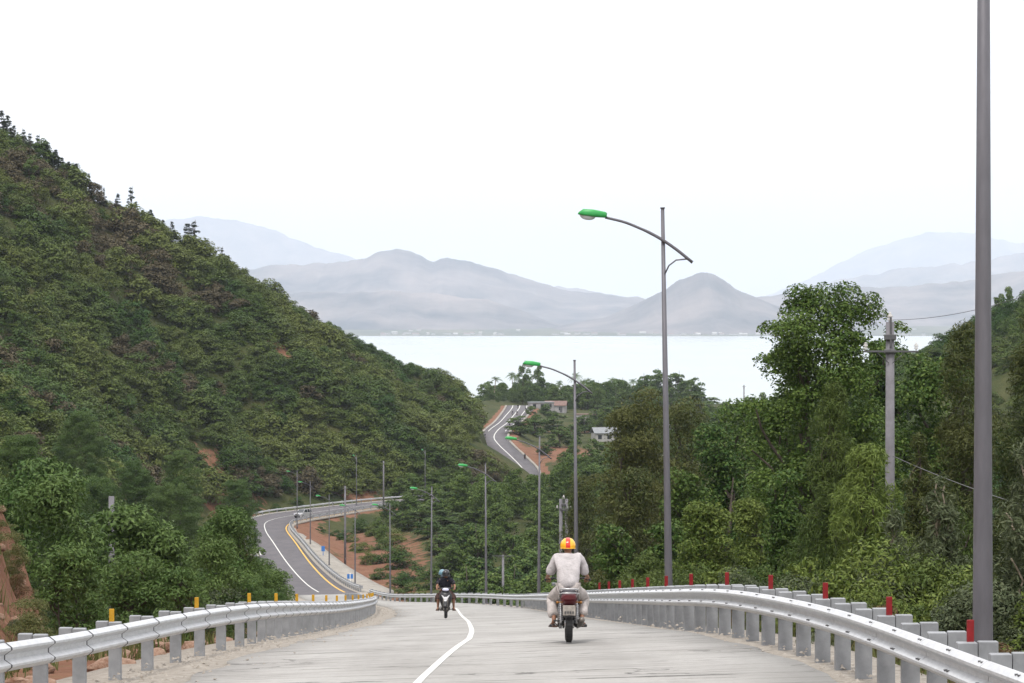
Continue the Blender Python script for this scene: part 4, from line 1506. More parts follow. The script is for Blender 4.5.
def make_motorcycle(label):
    root = empty("motorcycle", (0, 0, 0), 0, label, "motorcycle")
    wheel(root, -0.52, 0.285, 0.115)
    wheel(root, 0.74, 0.28, 0.075)
    # rear mudguard following the tyre
    g = MB()
    rings = []
    for i in range(13):
        a = math.radians(20 + 150 * i / 12)
        rr = 0.335
        rings.append([(x, -0.52 - math.cos(a) * rr * (1 + dz), 0.285 + math.sin(a) * rr * (1 + dz)) for x, dz in ((-0.08, -0.06), (-0.07, 0.02), (0, 0.05), (0.07, 0.02), (0.08, -0.06), (0.06, -0.02), (0, 0.02), (-0.06, -0.02))])
    g.loft(rings)
    g.build("rear_mudguard", M['black_plastic'], root)
    fm = MB()
    rings = []
    for i in range(13):
        a = math.radians(30 + 130 * i / 12)
        rings.append([(x, 0.74 - math.cos(a) * 0.315 * (1 + dz), 0.28 + math.sin(a) * 0.315 * (1 + dz)) for x, dz in ((-0.055, -0.05), (-0.045, 0.02), (0, 0.04), (0.045, 0.02), (0.055, -0.05), (0, 0.0))])
    fm.loft(rings)
    fm.build("front_mudguard", M['maroon'], root)
    st = MB()
    rings = []
    for y, w, z0, z1 in ((-0.66, 0.07, 0.74, 0.80), (-0.6, 0.12, 0.71, 0.835), (-0.3, 0.13, 0.69, 0.82), (0.0, 0.12, 0.67, 0.78), (0.2, 0.09, 0.67, 0.78), (0.25, 0.05, 0.69, 0.76)):
        rings.append([(w * math.copysign(abs(math.cos(a)) ** 0.5, math.cos(a)), y, (z0 + z1) / 2 + (z1 - z0) / 2 * math.copysign(abs(math.sin(a)) ** 0.6, math.sin(a))) for a in [2 * math.pi * k / 14 for k in range(14)]])
    st.loft(rings)
    st.build("seat", M['vinyl'], root)
    tk = MB()
    rings = []
    for y, w, z0, z1 in ((0.18, 0.06, 0.66, 0.78), (0.26, 0.12, 0.64, 0.86), (0.42, 0.15, 0.63, 0.91), (0.56, 0.12, 0.66, 0.89), (0.62, 0.06, 0.72, 0.83)):
        rings.append([(w * math.cos(a), y, (z0 + z1) / 2 + (z1 - z0) / 2 * math.sin(a)) for a in [2 * math.pi * k / 14 for k in range(14)]])
    tk.loft(rings)
    tk.build("fuel_tank", M['maroon'], root)
    tc = MB()
    rings = []
    for y, w, z0, z1 in ((-0.8, 0.085, 0.66, 0.735), (-0.74, 0.125, 0.60, 0.79), (-0.6, 0.13, 0.58, 0.76), (-0.3, 0.14, 0.55, 0.72), (0.1, 0.12, 0.52, 0.70)):
        rings.append([(w * math.copysign(abs(math.cos(a)) ** 0.6, math.cos(a)), y, (z0 + z1) / 2 + (z1 - z0) / 2 * math.copysign(abs(math.sin(a)) ** 0.7, math.sin(a))) for a in [2 * math.pi * k / 14 for k in range(14)]])
    tc.loft(rings)
    tc.build("tail_cowl", M['maroon'], root)
    tl = MB()
    tl.box((0, -0.80, 0.705), (0.185, 0.06, 0.085), None, 0.02)
    tl.build("tail_light", M['tail_red'], root)
    for s in (-1, 1):
        b = MB()
        b.tube([(s * 0.1, -0.76, 0.64), (s * 0.17, -0.78, 0.635)], 0.01, 6)
        b.sphere((s * 0.185, -0.785, 0.635), (0.024, 0.03, 0.024), 12, 8)
        b.build("indicator", M['indicator'], root)
    gr = MB()
    gr.tube([(-0.13, -0.3, 0.78), (-0.15, -0.62, 0.83), (-0.13, -0.79, 0.84), (-0.06, -0.84, 0.845), (0.06, -0.84, 0.845), (0.13, -0.79, 0.84), (0.15, -0.62, 0.83), (0.13, -0.3, 0.78)], 0.013, 8)
    gr.tube([(-0.15, -0.74, 0.66), (-0.155, -0.78, 0.77), (-0.11, -0.82, 0.78), (0.11, -0.82, 0.78), (0.155, -0.78, 0.77), (0.15, -0.74, 0.66)], 0.011, 8)
    gr.build("grab_rail", M['chrome'], root)
    pl = MB()
    pl.box((0, -0.845, 0.51), (0.20, 0.008, 0.16), Matrix.Rotation(0.2, 3, 'X'), 0.003)
    p_ = pl.build("number_plate", M['plate'], root)
    ch = MB()
    for row in range(2):
        for k in range(4):
            ch.box((-0.06 + k * 0.04, -0.852 + row * 0.012 * -1 + 0.003, 0.545 - row * 0.068), (0.024, 0.004, 0.042), Matrix.Rotation(0.2, 3, 'X'))
    ch.build("plate_marks", M['steel_dark'], p_)
    for s in (-1, 1):
        sh = MB()
        sh.tube([(s * 0.125, -0.56, 0.30), (s * 0.125, -0.42, 0.62)], 0.018, 8)
        pts = []
        for i in range(60):
            t = i / 59
            c0 = Vector((s * 0.125, -0.54, 0.345)).lerp(Vector((s * 0.125, -0.435, 0.585)), t)
            an = 2 * math.pi * 8 * t
            pts.append(c0 + Vector((math.cos(an) * 0.033, math.sin(an) * 0.033, 0)))
        sh.tube(pts, 0.006, 5)
        sh.build("shock_absorber", M['chrome'], root)
    en = MB()
    en.box((0, 0.12, 0.34), (0.24, 0.34, 0.2), None, 0.05)
    en.tube([(-0.17, 0.08, 0.34), (0.17, 0.08, 0.34)], 0.105, 16)
    en.tube([(0, 0.22, 0.4), (0, 0.38, 0.5)], 0.075, 12)
    for k in range(6):
        p = Vector((0, 0.24 + 0.024 * k, 0.415 + 0.015 * k))
        en.box(tuple(p), (0.19, 0.008, 0.17), Matrix.Rotation(-0.55, 3, 'X'))
    en.build("engine", M['engine'], root)
    fr = MB()
    for s in (-1, 1):
        fr.tube([(s * 0.09, -0.52, 0.285), (s * 0.1, -0.1, 0.33), (s * 0.08, 0.0, 0.6)], 0.017, 6)
        fr.tube([(s * 0.08, 0.0, 0.6), (s * 0.1, -0.5, 0.66)], 0.015, 6)
        fr.tube([(s * 0.06, 0.0, 0.6), (0, 0.55, 0.82)], 0.018, 6)
        fr.tube([(s * 0.08, 0.0, 0.22), (s * 0.06, 0.38, 0.25), (0, 0.53, 0.72)], 0.015, 6)
        fr.tube([(s * 0.1, 0.0, 0.24), (s * 0.3, 0.0, 0.25)], 0.015, 8)
        fr.tube([(s * 0.1, -0.3, 0.33), (s * 0.24, -0.3, 0.34)], 0.013, 8)
        fr.tube([(s * 0.3, -0.02, 0.25), (s * 0.2, -0.02, 0.25)], 0.022, 8)
    fr.build("frame", M['black_plastic'], root)
    ex = MB()
    ex.tube([(0.07, 0.4, 0.42), (0.12, 0.42, 0.3), (0.15, 0.2, 0.22), (0.17, -0.1, 0.25)], 0.021, 8)
    ex.tube([(0.17, -0.1, 0.25), (0.19, -0.3, 0.29), (0.2, -0.72, 0.36), (0.2, -0.78, 0.365)], [0.03, 0.048, 0.05, 0.03], 12)
    ex.build("exhaust", M['engine'], root)
    cc = MB()
    cc.prism([(-0.58, 0.22), (-0.52, 0.36), (-0.1, 0.37), (0.02, 0.3), (-0.05, 0.23)], -0.155, -0.11)
    cc.build("chain_case", M['black_plastic'], root)
    fk = MB()
    for s in (-1, 1):
        fk.tube([(s * 0.085, 0.74, 0.28), (s * 0.085, 0.62, 0.62), (s * 0.085, 0.55, 0.9)], [0.028, 0.024, 0.02], 10)
    fk.build("fork", M['chrome'], root)
    hb = MB()
    hb.tube([(-0.37, 0.36, 0.98), (-0.22, 0.44, 1.01), (-0.1, 0.52, 0.95), (0.1, 0.52, 0.95), (0.22, 0.44, 1.01), (0.37, 0.36, 0.98)], 0.013, 8)
    for s in (-1, 1):
        hb.tube([(s * 0.37, 0.36, 0.98), (s * 0.25, 0.425, 1.005)], 0.019, 8)
    hb.build("handlebar", M['black_plastic'], root)
    hl = MB()
    hl.sphere((0, 0.68, 0.86), (0.095, 0.075, 0.095), 16, 10)
    hl.build("headlight", M['headlight'], root)
    for s in (-1, 1):
        mr = MB()
        mr.tube([(s * 0.24, 0.44, 1.01), (s * 0.27, 0.46, 1.15)], 0.007, 6)
        mr.sphere((s * 0.29, 0.45, 1.19), (0.055, 0.015, 0.035), 12, 8)
        mr.build("mirror", M['black_plastic'], root)
    return root


def make_scooter(label, group=None):
    root = empty("scooter", (0, 0, 0), 0, label, "scooter", group)
    wheel(root, -0.58, 0.28, 0.08, False, 0.07)
    wheel(root, 0.66, 0.28, 0.075, False, 0.05)

    def hull(name, secs, m, n=16, pw=0.7):
        b = MB()
        rings = []
        for y, w, z0, z1 in secs:
            rings.append([(w * math.copysign(abs(math.cos(a)) ** pw, math.cos(a)), y, (z0 + z1) / 2 + (z1 - z0) / 2 * math.copysign(abs(math.sin(a)) ** pw, math.sin(a))) for a in [2 * math.pi * k / n for k in range(n)]])
        b.loft(rings)
        return b.build(name, m, root)
    hull("tail_body", [(-0.88, 0.05, 0.7, 0.76), (-0.75, 0.12, 0.56, 0.78), (-0.4, 0.16, 0.45, 0.74), (-0.05, 0.15, 0.35, 0.68), (0.05, 0.1, 0.32, 0.5)], M['black_plastic'])
    hull("seat", [(-0.8, 0.08, 0.76, 0.83), (-0.6, 0.13, 0.74, 0.83), (-0.2, 0.14, 0.70, 0.80), (0.05, 0.11, 0.66, 0.76), (0.1, 0.05, 0.66, 0.72)], M['vinyl'])
    hull("floorboard", [(-0.1, 0.14, 0.26, 0.36), (0.25, 0.13, 0.24, 0.32), (0.36, 0.15, 0.26, 0.42)], M['black_plastic'])
    # leg shield, tall with narrowing foot
    b = MB()
    rings = []
    for z, w, y, t in ((0.30, 0.07, 0.46, 0.05), (0.42, 0.145, 0.44, 0.08), (0.6, 0.205, 0.45, 0.09), (0.78, 0.215, 0.43, 0.09), (0.9, 0.14, 0.40, 0.07), (0.95, 0.07, 0.38, 0.04)):
        rings.append([(w * math.cos(a), y + t * math.sin(a) * (1.3 if math.sin(a) > 0 else 0.7), z) for a in [2 * math.pi * k / 18 for k in range(18)]])
    b.loft(rings)
    b.build("leg_shield", M['black_plastic'], root)
    # pale V on the shield
    for s in (-1, 1):
        v = MB()
        v.loft([[(s * 0.012, 0.575, 0.60), (s * 0.05, 0.565, 0.62), (s * 0.05, 0.555, 0.60), (s * 0.012, 0.56, 0.585)], [(s * 0.06, 0.565, 0.74), (s * 0.135, 0.535, 0.79), (s * 0.14, 0.52, 0.77), (s * 0.065, 0.55, 0.72)]], smooth=False)
        v.build("nose_panel", M['scooter_white'], root)
    v = MB()
    v.loft([[(-0.045, 0.57, 0.58), (0.045, 0.57, 0.58), (0.045, 0.55, 0.58), (-0.045, 0.55, 0.58)], [(-0.075, 0.565, 0.72), (0.075, 0.565, 0.72), (0.075, 0.54, 0.72), (-0.075, 0.54, 0.72)]], smooth=False)
    v.build("nose_panel", M['scooter_white'], root)
    hl = MB()
    rings = []
    for y, w, z0, z1 in ((0.36, 0.12, 0.93, 1.06), (0.46, 0.17, 0.91, 1.05), (0.54, 0.13, 0.92, 1.02)):
        rings.append([(w * math.cos(a), y, (z0 + z1) / 2 + (z1 - z0) / 2 * math.sin(a)) for a in [2 * math.pi * k / 16 for k in range(16)]])
    hl.loft(rings)
    hl.build("handlebar_cowl", M['black_plastic'], root)
    ll = MB()
    ll.sphere((0, 0.535, 0.965), (0.12, 0.03, 0.055), 16, 8)
    ll.build("headlight", M['headlight'], root)
    fm = MB()
    rings = []
    for i in range(13):
        a = math.radians(25 + 140 * i / 12)
        rings.append([(x, 0.66 - math.cos(a) * 0.32 * (1 + dz), 0.28 + math.sin(a) * 0.32 * (1 + dz)) for x, dz in ((-0.07, -0.08), (-0.055, 0.02), (0, 0.05), (0.055, 0.02), (0.07, -0.08), (0, -0.01))])
    fm.loft(rings)
    fm.build("front_mudguard", M['black_plastic'], root)
    vm = MB()
    vm.box((0, 0.80, 0.585), (0.07, 0.03, 0.05), Matrix.Rotation(0.6, 3, 'X'), 0.01)
    vm.build("mudguard_badge", M['scooter_white'], root)
    fk = MB()
    for s in (-1, 1):
        fk.tube([(s * 0.07, 0.66, 0.28), (s * 0.07, 0.53, 0.68)], [0.024, 0.02], 8)
    fk.build("fork", M['engine'], root)
    hb = MB()
    hb.tube([(-0.34, 0.28, 1.0), (-0.16, 0.38, 1.02), (0.16, 0.38, 1.02), (0.34, 0.28, 1.0)], 0.015, 8)
    hb.build("handlebar", M['black_plastic'], root)
    for s in (-1, 1):
        mr = MB()
        mr.tube([(s * 0.2, 0.37, 1.02), (s * 0.25, 0.39, 1.16)], 0.007, 6)
        mr.sphere((s * 0.28, 0.38, 1.2), (0.055, 0.015, 0.038), 12, 8)
        mr.build("mirror", M['black_plastic'], root)
    for s in (-1, 1):
        fr = MB()
        fr.tube([(s * 0.1, -0.25, 0.3), (s * 0.26, -0.25, 0.3)], 0.014, 8)
        fr.build("footrest", M['engine'], root)
    ex = MB()
    ex.tube([(0.15, -0.1, 0.27), (0.18, -0.4, 0.29), (0.19, -0.85, 0.36), (0.19, -0.9, 0.365)], [0.03, 0.05, 0.052, 0.03], 12)
    ex.build("exhaust", M['engine'], root)
    return root


def set_at(o, X, d, rz, scale=1.0):
    """Stand a thing on the carriageway at (X, d)."""
    i = int(np.argmin(np.abs(RC[:, 1] - d)))
    f = (X - EL[i, 0]) / LAT[i, 0]
    z = EL[i, 2] + LAT[i, 2] * f + 0.022
    sl = math.atan2(RC[i + 1, 2] - RC[i - 1, 2], RC[i + 1, 1] - RC[i - 1, 1])
    o.location = (X, d, z)
    M_ = Matrix.Rotation(sl, 4, 'X') @ Matrix.Rotation(rz, 4, 'Z')
    o.rotation_euler = M_.to_euler()
    o.scale = (scale,) * 3


JR = dict(pelvis=(0, -0.1, 0.86), spine=(0, -0.03, 1.08), chest=(0, 0.05, 1.27), neck=(0, 0.1, 1.42), head=(0, 0.13, 1.515),
          shoulder_l=(-0.19, 0.05, 1.35), shoulder_r=(0.19, 0.05, 1.35), elbow_l=(-0.285, 0.13, 1.09), elbow_r=(0.275, 0.13, 1.08), wrist_l=(-0.34, 0.31, 1.015), wrist_r=(0.335, 0.31, 1.015),
          hip_l=(-0.1, -0.06, 0.83), hip_r=(0.1, -0.06, 0.83), knee_l=(-0.26, 0.33, 0.68), knee_r=(0.27, 0.33, 0.68), ankle_l=(-0.225, -0.02, 0.34), ankle_r=(0.215, -0.02, 0.35),
          foot_dir_l=(-0.25, 1, -0.05), foot_dir_r=(0.25, 1, -0.05), hand_dir_l=(0.25, 0.9, -0.2), hand_dir_r=(-0.25, 0.9, -0.2))
rider = make_person("motorcyclist in loose pale shirt and trousers wearing a yellow helmet with red stripe", JR, M['shirt'], M['trousers'], 1.12, 0.84, loose=1.06, shirt_drop=0.11)
half_helmet(rider, JR['head'], M['helmet_yellow'], 0.125, M['helmet_red'])
bike = make_motorcycle("maroon motorcycle seen from behind with chrome grab rail, ridden by the man in pale clothes")
set_at(bike, 0.9, 45.5, 0)
set_at(rider, 0.9, 45.5, 0)

JD = dict(pelvis=(0, -0.22, 0.86), spine=(0, -0.18, 1.06), chest=(0, -0.1, 1.25), neck=(0, -0.05, 1.40), head=(0, -0.01, 1.50),
          shoulder_l=(-0.18, -0.09, 1.33), shoulder_r=(0.18, -0.09, 1.33), elbow_l=(-0.3, 0.02, 1.1), elbow_r=(0.3, 0.02, 1.1), wrist_l=(-0.31, 0.22, 1.03), wrist_r=(0.31, 0.22, 1.03),
          hip_l=(-0.1, -0.18, 0.83), hip_r=(0.1, -0.18, 0.83), knee_l=(-0.25, 0.22, 0.70), knee_r=(0.25, 0.22, 0.70), ankle_l=(-0.27, 0.1, 0.36), ankle_r=(0.27, 0.1, 0.36),
          foot_dir_l=(-0.15, 1, 0), foot_dir_r=(0.15, 1, 0), hand_dir_l=(0.2, 0.9, -0.2), hand_dir_r=(-0.2, 0.9, -0.2))
JP = dict(pelvis=(0.03, -0.55, 0.88), spine=(0.05, -0.52, 1.08), chest=(0.08, -0.46, 1.26), neck=(0.11, -0.43, 1.42), head=(0.135, -0.40, 1.515),
          shoulder_l=(-0.09, -0.46, 1.33), shoulder_r=(0.26, -0.46, 1.33), elbow_l=(-0.2, -0.36, 1.08), elbow_r=(0.3, -0.36, 1.08), wrist_l=(-0.12, -0.2, 1.0), wrist_r=(0.2, -0.2, 1.0),
          hip_l=(-0.08, -0.52, 0.85), hip_r=(0.13, -0.52, 0.85), knee_l=(-0.27, -0.14, 0.74), knee_r=(0.3, -0.14, 0.74), ankle_l=(-0.25, -0.26, 0.4), ankle_r=(0.27, -0.26, 0.4))
driver = make_person("scooter driver in black T-shirt and black helmet riding towards the camera", JD, M['black_cloth'], M['dark_cloth'], 0.85, 0.12, loose=1.0)
h = half_helmet(driver, JD['head'], M['helmet_black'], 0.132)
vs = MB()
vs.sphere((JD['head'][0], JD['head'][1] + 0.005, JD['head'][2] - 0.02), (0.122, 0.135, 0.13), 20, 10, None, -0.5, 0.35)
vs.build("face_guard", M['glass_dark'], h)
passenger = make_person("pillion passenger in pale blue helmet and face mask behind the scooter driver", JP, M['black_cloth'], M['dark_cloth'], 0.85, 0.5, loose=0.95)
half_helmet(passenger, JP['head'], M['helmet_blue'], 0.128)
mk = MB()
mk.sphere((JP['head'][0], JP['head'][1] + 0.035, JP['head'][2] - 0.06), (0.064, 0.078, 0.06), 16, 8)
mk.build("face_mask", M['mask'], passenger)
scoot = make_scooter("black scooter with a white V on its nose beside the white line")
for o in (scoot, driver, passenger):
    set_at(o, -2.25, 96.7, math.pi)

# far riders on the distant road: simple scooter and figure, a few pixels each
JF = dict(JD)
far_s = None
FAR = [(525.5, 457, 825, 1, 0, "tiny dark motorbike alone on the distant road just above the treetops"), (509.5, 430.5, 925, 0, 0, "tiny dark motorbike where the distant road passes under a green lamp head"),
       (512.5, 416.8, 1000, 0, 1, "tiny motorbike near the hill-side kerb, upper end of the distant road"), (517, 417.2, 1002, 0, 2, "tiny motorbike in the middle lane near the top of the distant road"),
       (526, 413.5, 1030, 1, 3, "tiny motorbike by the houses at the top of the distant road"), (518, 410, 1065, 0, 4, "topmost tiny motorbike in the middle of the distant road"), (485, 437.5, 885, 0, 5, "tiny motorbike hugging the outer kerb of the distant bend")]
cols = ['black_cloth', 'dark_cloth', 'black_cloth', 'dark_cloth', 'black_cloth', 'mask', 'dark_cloth']
fig = None
for i, (px, py, d, face, ci, lab) in enumerate(FAR):
    j = int(np.argmin((C3[:, 0] - (px - CX) * d / FPX) ** 2 + (C3[:, 1] - d) ** 2))
    off = (px - CX) * d / FPX - C3[j, 0]
    p = C3[j] + N3[j] * np.clip(off, -W3[j] * 0.4, W3[j] * 0.4)
    rz = math.atan2(-T3[j, 0], T3[j, 1]) + (math.pi if face == 0 else 0)
    loc = (p[0], p[1], p[2] + 0.03)
    copy_thing(scoot, loc, rz, (1, 1, 1), lab, "motorbikes on the distant road")
    copy_thing(driver, loc, rz, (1, 1, 1), lab.replace("tiny dark motorbike", "tiny rider on the dark motorbike").replace("tiny motorbike", "tiny rider on the motorbike"), "riders on the distant road")


# ------------------------------------------------------------------ the car on the bend
def make_car(label, loc, rz):
    root = empty("car", loc, rz, label, "car")
    Wd = 0.9
    b = MB()
    low = [(2.25, 0.35), (2.3, 0.7), (2.2, 0.95), (1.2, 1.08), (-2.2, 1.1), (-2.3, 0.75), (-2.2, 0.35)]
    rings = []
    for x, k in ((-Wd, 0.94), (-Wd + 0.08, 1.0), (Wd - 0.08, 1.0), (Wd, 0.94)):
        rings.append([(x, y * k, 0.35 + (z - 0.35) * (k if k < 1 else 1)) for y, z in low])
    b.loft(rings, smooth=False)
    b.build("body", M['car_paint'], root)
    c = MB()
    cab = [(1.2, 1.07), (0.45, 1.68), (-1.7, 1.72), (-2.15, 1.09)]
    rings = []
    for x, zz in ((-0.82, 0), (-0.68, 1), (0.68, 1), (0.82, 0)):
        rings.append([(x * (1 if i in (0, 3) else 0.88), y, z) for i, (y, z) in enumerate(cab)])
    c.loft([rings[0], rings[3]], smooth=False)
    c.build("cabin_glass", M['glass_dark'], root)
    r = MB()
    r.box((0, -0.6, 1.715), (1.3, 2.1, 0.05), None, 0.02)
    for s in (-1, 1):
        for (a, bb) in (((s * 0.83, 1.22, 1.06), (s * 0.66, 0.45, 1.7)), ((s * 0.83, -0.35, 1.08), (s * 0.68, -0.4, 1.7)), ((s * 0.83, -1.3, 1.08), (s * 0.68, -1.25, 1.71)), ((s * 0.83, -2.15, 1.08), (s * 0.66, -1.7, 1.71))):
            r.tube([a, bb], 0.05, 6)
    r.build("roof", M['car_paint'], root)
    for s in (-1, 1):
        h_ = MB()
        h_.sphere((s * 0.66, 2.2, 0.82), (0.18, 0.1, 0.1), 12, 8)
        h_.build("headlight", M['headlight'], root)
        mr = MB()
        mr.box((s * 0.98, 0.9, 1.12), (0.2, 0.1, 0.14), None, 0.03)
        mr.build("mirror", M['car_paint'], root)
        for y in (1.4, -1.35):
            w = MB()
            w.tube([(s * 0.72, y, 0.35), (s * 0.93, y, 0.35)], 0.35, 20)
            wo = w.build("wheel", M['rubber'], root)
            w = MB()
            w.tube([(s * 0.9, y, 0.35), (s * 0.945, y, 0.35)], 0.2, 14)
            w.build("hub_cap", M['chrome'], wo)
    gr = MB()
    gr.box((0, 2.29, 0.72), (0.9, 0.04, 0.2), None, 0.02)
    gr.box((0, 2.29, 0.45), (1.4, 0.05, 0.16), None, 0.02)
    gr.build("grille", M['black_plastic'], root)
    return root


make_car("silver estate car coming round the bend of the lower road", at(303, 517.6, 574)[:2] + (-40.32,), math.radians(152))

# small blue sign and blue rail-end reflectors on the apron
X, d = -20.8, 380.0
gz = ground(X, d)
X = (350 - CX) * d / FPX
zb = at(350, 593, d)[2]
t = empty("road_sign", (X, d, zb), 0, "small blue rectangular sign on a white post beside the concrete apron", "road sign")
MB().tube([(0, 0.02, -0.6), (0, 0.02, 2.6)], 0.06, 8).build("post", M['white'], t)
MB().box((0, 0, 2.2), (0.8, 0.04, 0.62), None, 0.01).build("sign_face", M['blue_sign'], t)
X, _, z = at(323, 551, 462)
b = MB()
b.box((0, 0, 0.35), (0.55, 0.1, 0.85), None, 0.03)
b.box((0, 0.02, -0.3), (0.1, 0.06, 0.9))
tag(b.build("reflector_board", M['blue_sign'], None, (X, 462, z)), "little blue board on the inner guardrail midway along the lower road", "marker board")


# ------------------------------------------------------------------ rocks along the cut bank
def rock_mesh(seed):
    r = np.random.default_rng(seed)
    b = MB()
    b.sphere((0, 0, 0), 1.0, 14, 9)
    V = np.array(b.v)
    n = fbm(V[:, 0] * 1.3 + seed, V[:, 1] * 1.3 + V[:, 2] * 1.7 + seed, 3)
    for _ in range(7):           # flat broken faces
        d_ = r.normal(size=3)
        d_ /= np.linalg.norm(d_)
        c_ = r.uniform(0.55, 0.85)
        k = V @ d_
        V = V - np.where(k > c_, (k - c_), 0)[:, None] * d_
    V = V * (0.8 + 0.45 * n)[:, None]
    b.v = [tuple(v) for v in V]
    b.s = [False] * len(b.s)
    return b.mesh("rock", M['rock'])


rocks = [rock_mesh(s) for s in range(5)]
n_r = 0
for i in range(120):
    d = rnd.uniform(24, 82)
    X = -5.9 - abs(rnd.gauss(0, 1.6)) - 0.2 if i % 3 else float(np.interp(d, FOOT[:5, 1], FOOT[:5, 0])) - rnd.uniform(-0.3, 1.6)
    if n_r >= 80:
        break
    s = rnd.choice((0.07, 0.1, 0.14, 0.2, 0.27)) * rnd.uniform(0.8, 1.25)
    o = link("rock", rocks[i % 5], None, (X, d, ground(X, d) + s * 0.25))
    o.scale = (s * rnd.uniform(0.9, 1.5), s, s * rnd.uniform(0.6, 0.9))
    o.rotation_euler = (rnd.uniform(-.4, .4), rnd.uniform(-.4, .4), rnd.uniform(0, 6))
    tag(o, "broken reddish rock lying on the earth behind the guardrail with yellow plates", "rock", "rocks behind the guardrail")
    n_r += 1

# crumbs of gravel on the verges: nobody could count them
V_, F_ = [], []
for i in range(2600):
    k = rnd.randint(26, 150)
    if rnd.random() < 0.72:
        p = EL[k] + LATU[k] * (abs(rnd.gauss(0, 0.75)) + 0.1)
    else:
        p = ER[k] - LATU[k] * (abs(rnd.gauss(0, 0.35)) - 0.1)
    p = p + np.array([0, rnd.uniform(-1, 1), 0])
    s = rnd.uniform(0.012, 0.038)
    o = len(V_)
    q = np.array([(0, 0, 1), (1, 0, 0), (0, 1, 0), (-1, 0, 0), (0, -1, 0)]) * s * np.array([1, 1.3, 0.8]) + np.random.default_rng(i).normal(0, s * 0.2, (5, 3))
    V_ += [tuple(p + v + np.array([0, 0, 0.02])) for v in q]
    F_ += [(o, o + 1, o + 2), (o, o + 2, o + 3), (o, o + 3, o + 4), (o, o + 4, o + 1)]
struct(link("gravel", np_mesh("gravel", V_, F_, M['gravel'], nper=3)), "stuff")


# ------------------------------------------------------------------ vegetation
def leaves(clumps, per, L_, W_, seed, droop=0.0, up=0.4, hollow=0.45, dome=0.75, wild=0.55):
    """Leaf faces scattered through clumps (cx, cy, cz, rx, ry, rz)."""
    r = np.random.default_rng(seed)
    C = np.array(clumps, float)
    vol = np.cbrt(C[:, 3] * C[:, 4] * C[:, 5]) ** 2
    cnt = np.maximum((per * vol / vol.mean()).astype(int), 8)
    ci = np.repeat(np.arange(len(C)), cnt)
    n = len(ci)
    dirs = r.normal(size=(n, 3))
    dirs /= np.linalg.norm(dirs, axis=1)[:, None]
    fl = (dirs[:, 2] < -0.15) & (r.random(n) < dome)
    dirs[fl, 2] *= -1
    rad = hollow + (1.12 - hollow) * r.random(n) ** 0.6
    P = C[ci, :3] + dirs * rad[:, None] * C[ci, 3:6]
    nrm = dirs * 0.8 + r.normal(size=(n, 3)) * wild + np.array([0, 0, up])
    nrm /= np.linalg.norm(nrm, axis=1)[:, None]
    ax = r.normal(size=(n, 3)) + dirs * 0.5 + np.array([0, 0, -droop])
    ax -= nrm * (ax * nrm).sum(1)[:, None]
    ax /= np.linalg.norm(ax, axis=1)[:, None] + 1e-9
    sd = np.cross(nrm, ax)
    sc = r.uniform(0.65, 1.3, n)
    l = (L_ * sc)[:, None] * ax
    w = (W_ * sc)[:, None] * sd
    fold = nrm * (W_ * sc * 0.25)[:, None]
    V = np.stack([P - l * 0.5, P - w * 0.5 + fold, P + l * 0.5, P + w * 0.5 + fold], 1).reshape(-1, 3)
    return V


def crown_mesh(name, clumps, per, L_, W_, m, seed, **k):
    V = leaves(clumps, per, L_, W_, seed, **k)
    F_ = np.arange(len(V)).reshape(-1, 4)
    return np_mesh(name, V, F_, m)


def limb_pts(a, b, sag, r, n=5):
    a, b = Vector(a), Vector(b)
    out = []
    for i in range(n + 1):
        t = i / n
        p = a.lerp(b, t)
        p += Vector((r.uniform(-1, 1), r.uniform(-1, 1), r.uniform(-.3, .5))) * sag * (a - b).length * math.sin(math.pi * t)
        out.append(p)
    return out


def trunk_mesh(H, r0, clumps, seed, m, nlimb=10, base=0.25, multi=1):
    r = random.Random(seed)
    b = MB()
    for k in range(multi):
        ox, oy = (r.uniform(-.25, .25), r.uniform(-.25, .25)) if multi > 1 else (0, 0)
        tx, ty = (r.uniform(-.1, .1) * H, r.uniform(-.1, .1) * H)
        pts = [(ox, oy, -0.5), (ox, oy, 0.0), (ox + tx * .2, oy + ty * .2, H * 0.3), (ox + tx * 0.55, oy + ty * 0.55, H * 0.6), (ox + tx, oy + ty, H * 0.92)]
        q = r0 / math.sqrt(multi)
        b.tube(pts, [q * 1.25, q, q * 0.75, q * 0.5, q * 0.15], 9)
        cs = r.sample(list(clumps), min(nlimb, len(clumps)))
        for c in cs:
            h0 = max(base * H, min(H * 0.85, c[2] - r.uniform(0.12, 0.3) * H))
            t = h0 / (H * 0.92)
            s = Vector((ox + tx * t * 0.9, oy + ty * t * 0.9, h0))
            l = limb_pts(s, c[:3], 0.09, r)
            b.tube(l, [q * 0.42 * (1 - i / 6.2) + 0.012 for i in range(len(l))], 6)
    return b.mesh("trunk", m)


def clumps_round(n, R, H, base, seed, cr=(0.2, 0.32), top=1.0, flat=0.8, pw=0.7, pk=0.85):
    """Clumps inside an uneven ovoid crown from base*H to H, radius R."""
    r = random.Random(seed)
    out = []
    tries = 0
    while len(out) < n and tries < 5000:
        tries += 1
        t = r.random()
        z = base + (1 - base) * t
        env = R * math.sin(math.pi * min(1, (0.12 + 0.82 * t) ** pk)) ** pw
        a = r.uniform(0, 2 * math.pi)
        q = env * math.sqrt(r.uniform(0.12, 1.0)) * (0.82 + 0.25 * math.sin(3 * a + seed) * math.sin(5 * t + seed))
        c = R * r.uniform(*cr)
        out.append((q * math.cos(a), q * math.sin(a), z * H - c * 0.4, c * r.uniform(0.85, 1.25), c * r.uniform(0.85, 1.25), c * r.uniform(flat * 0.8, flat * 1.2)))
    return out


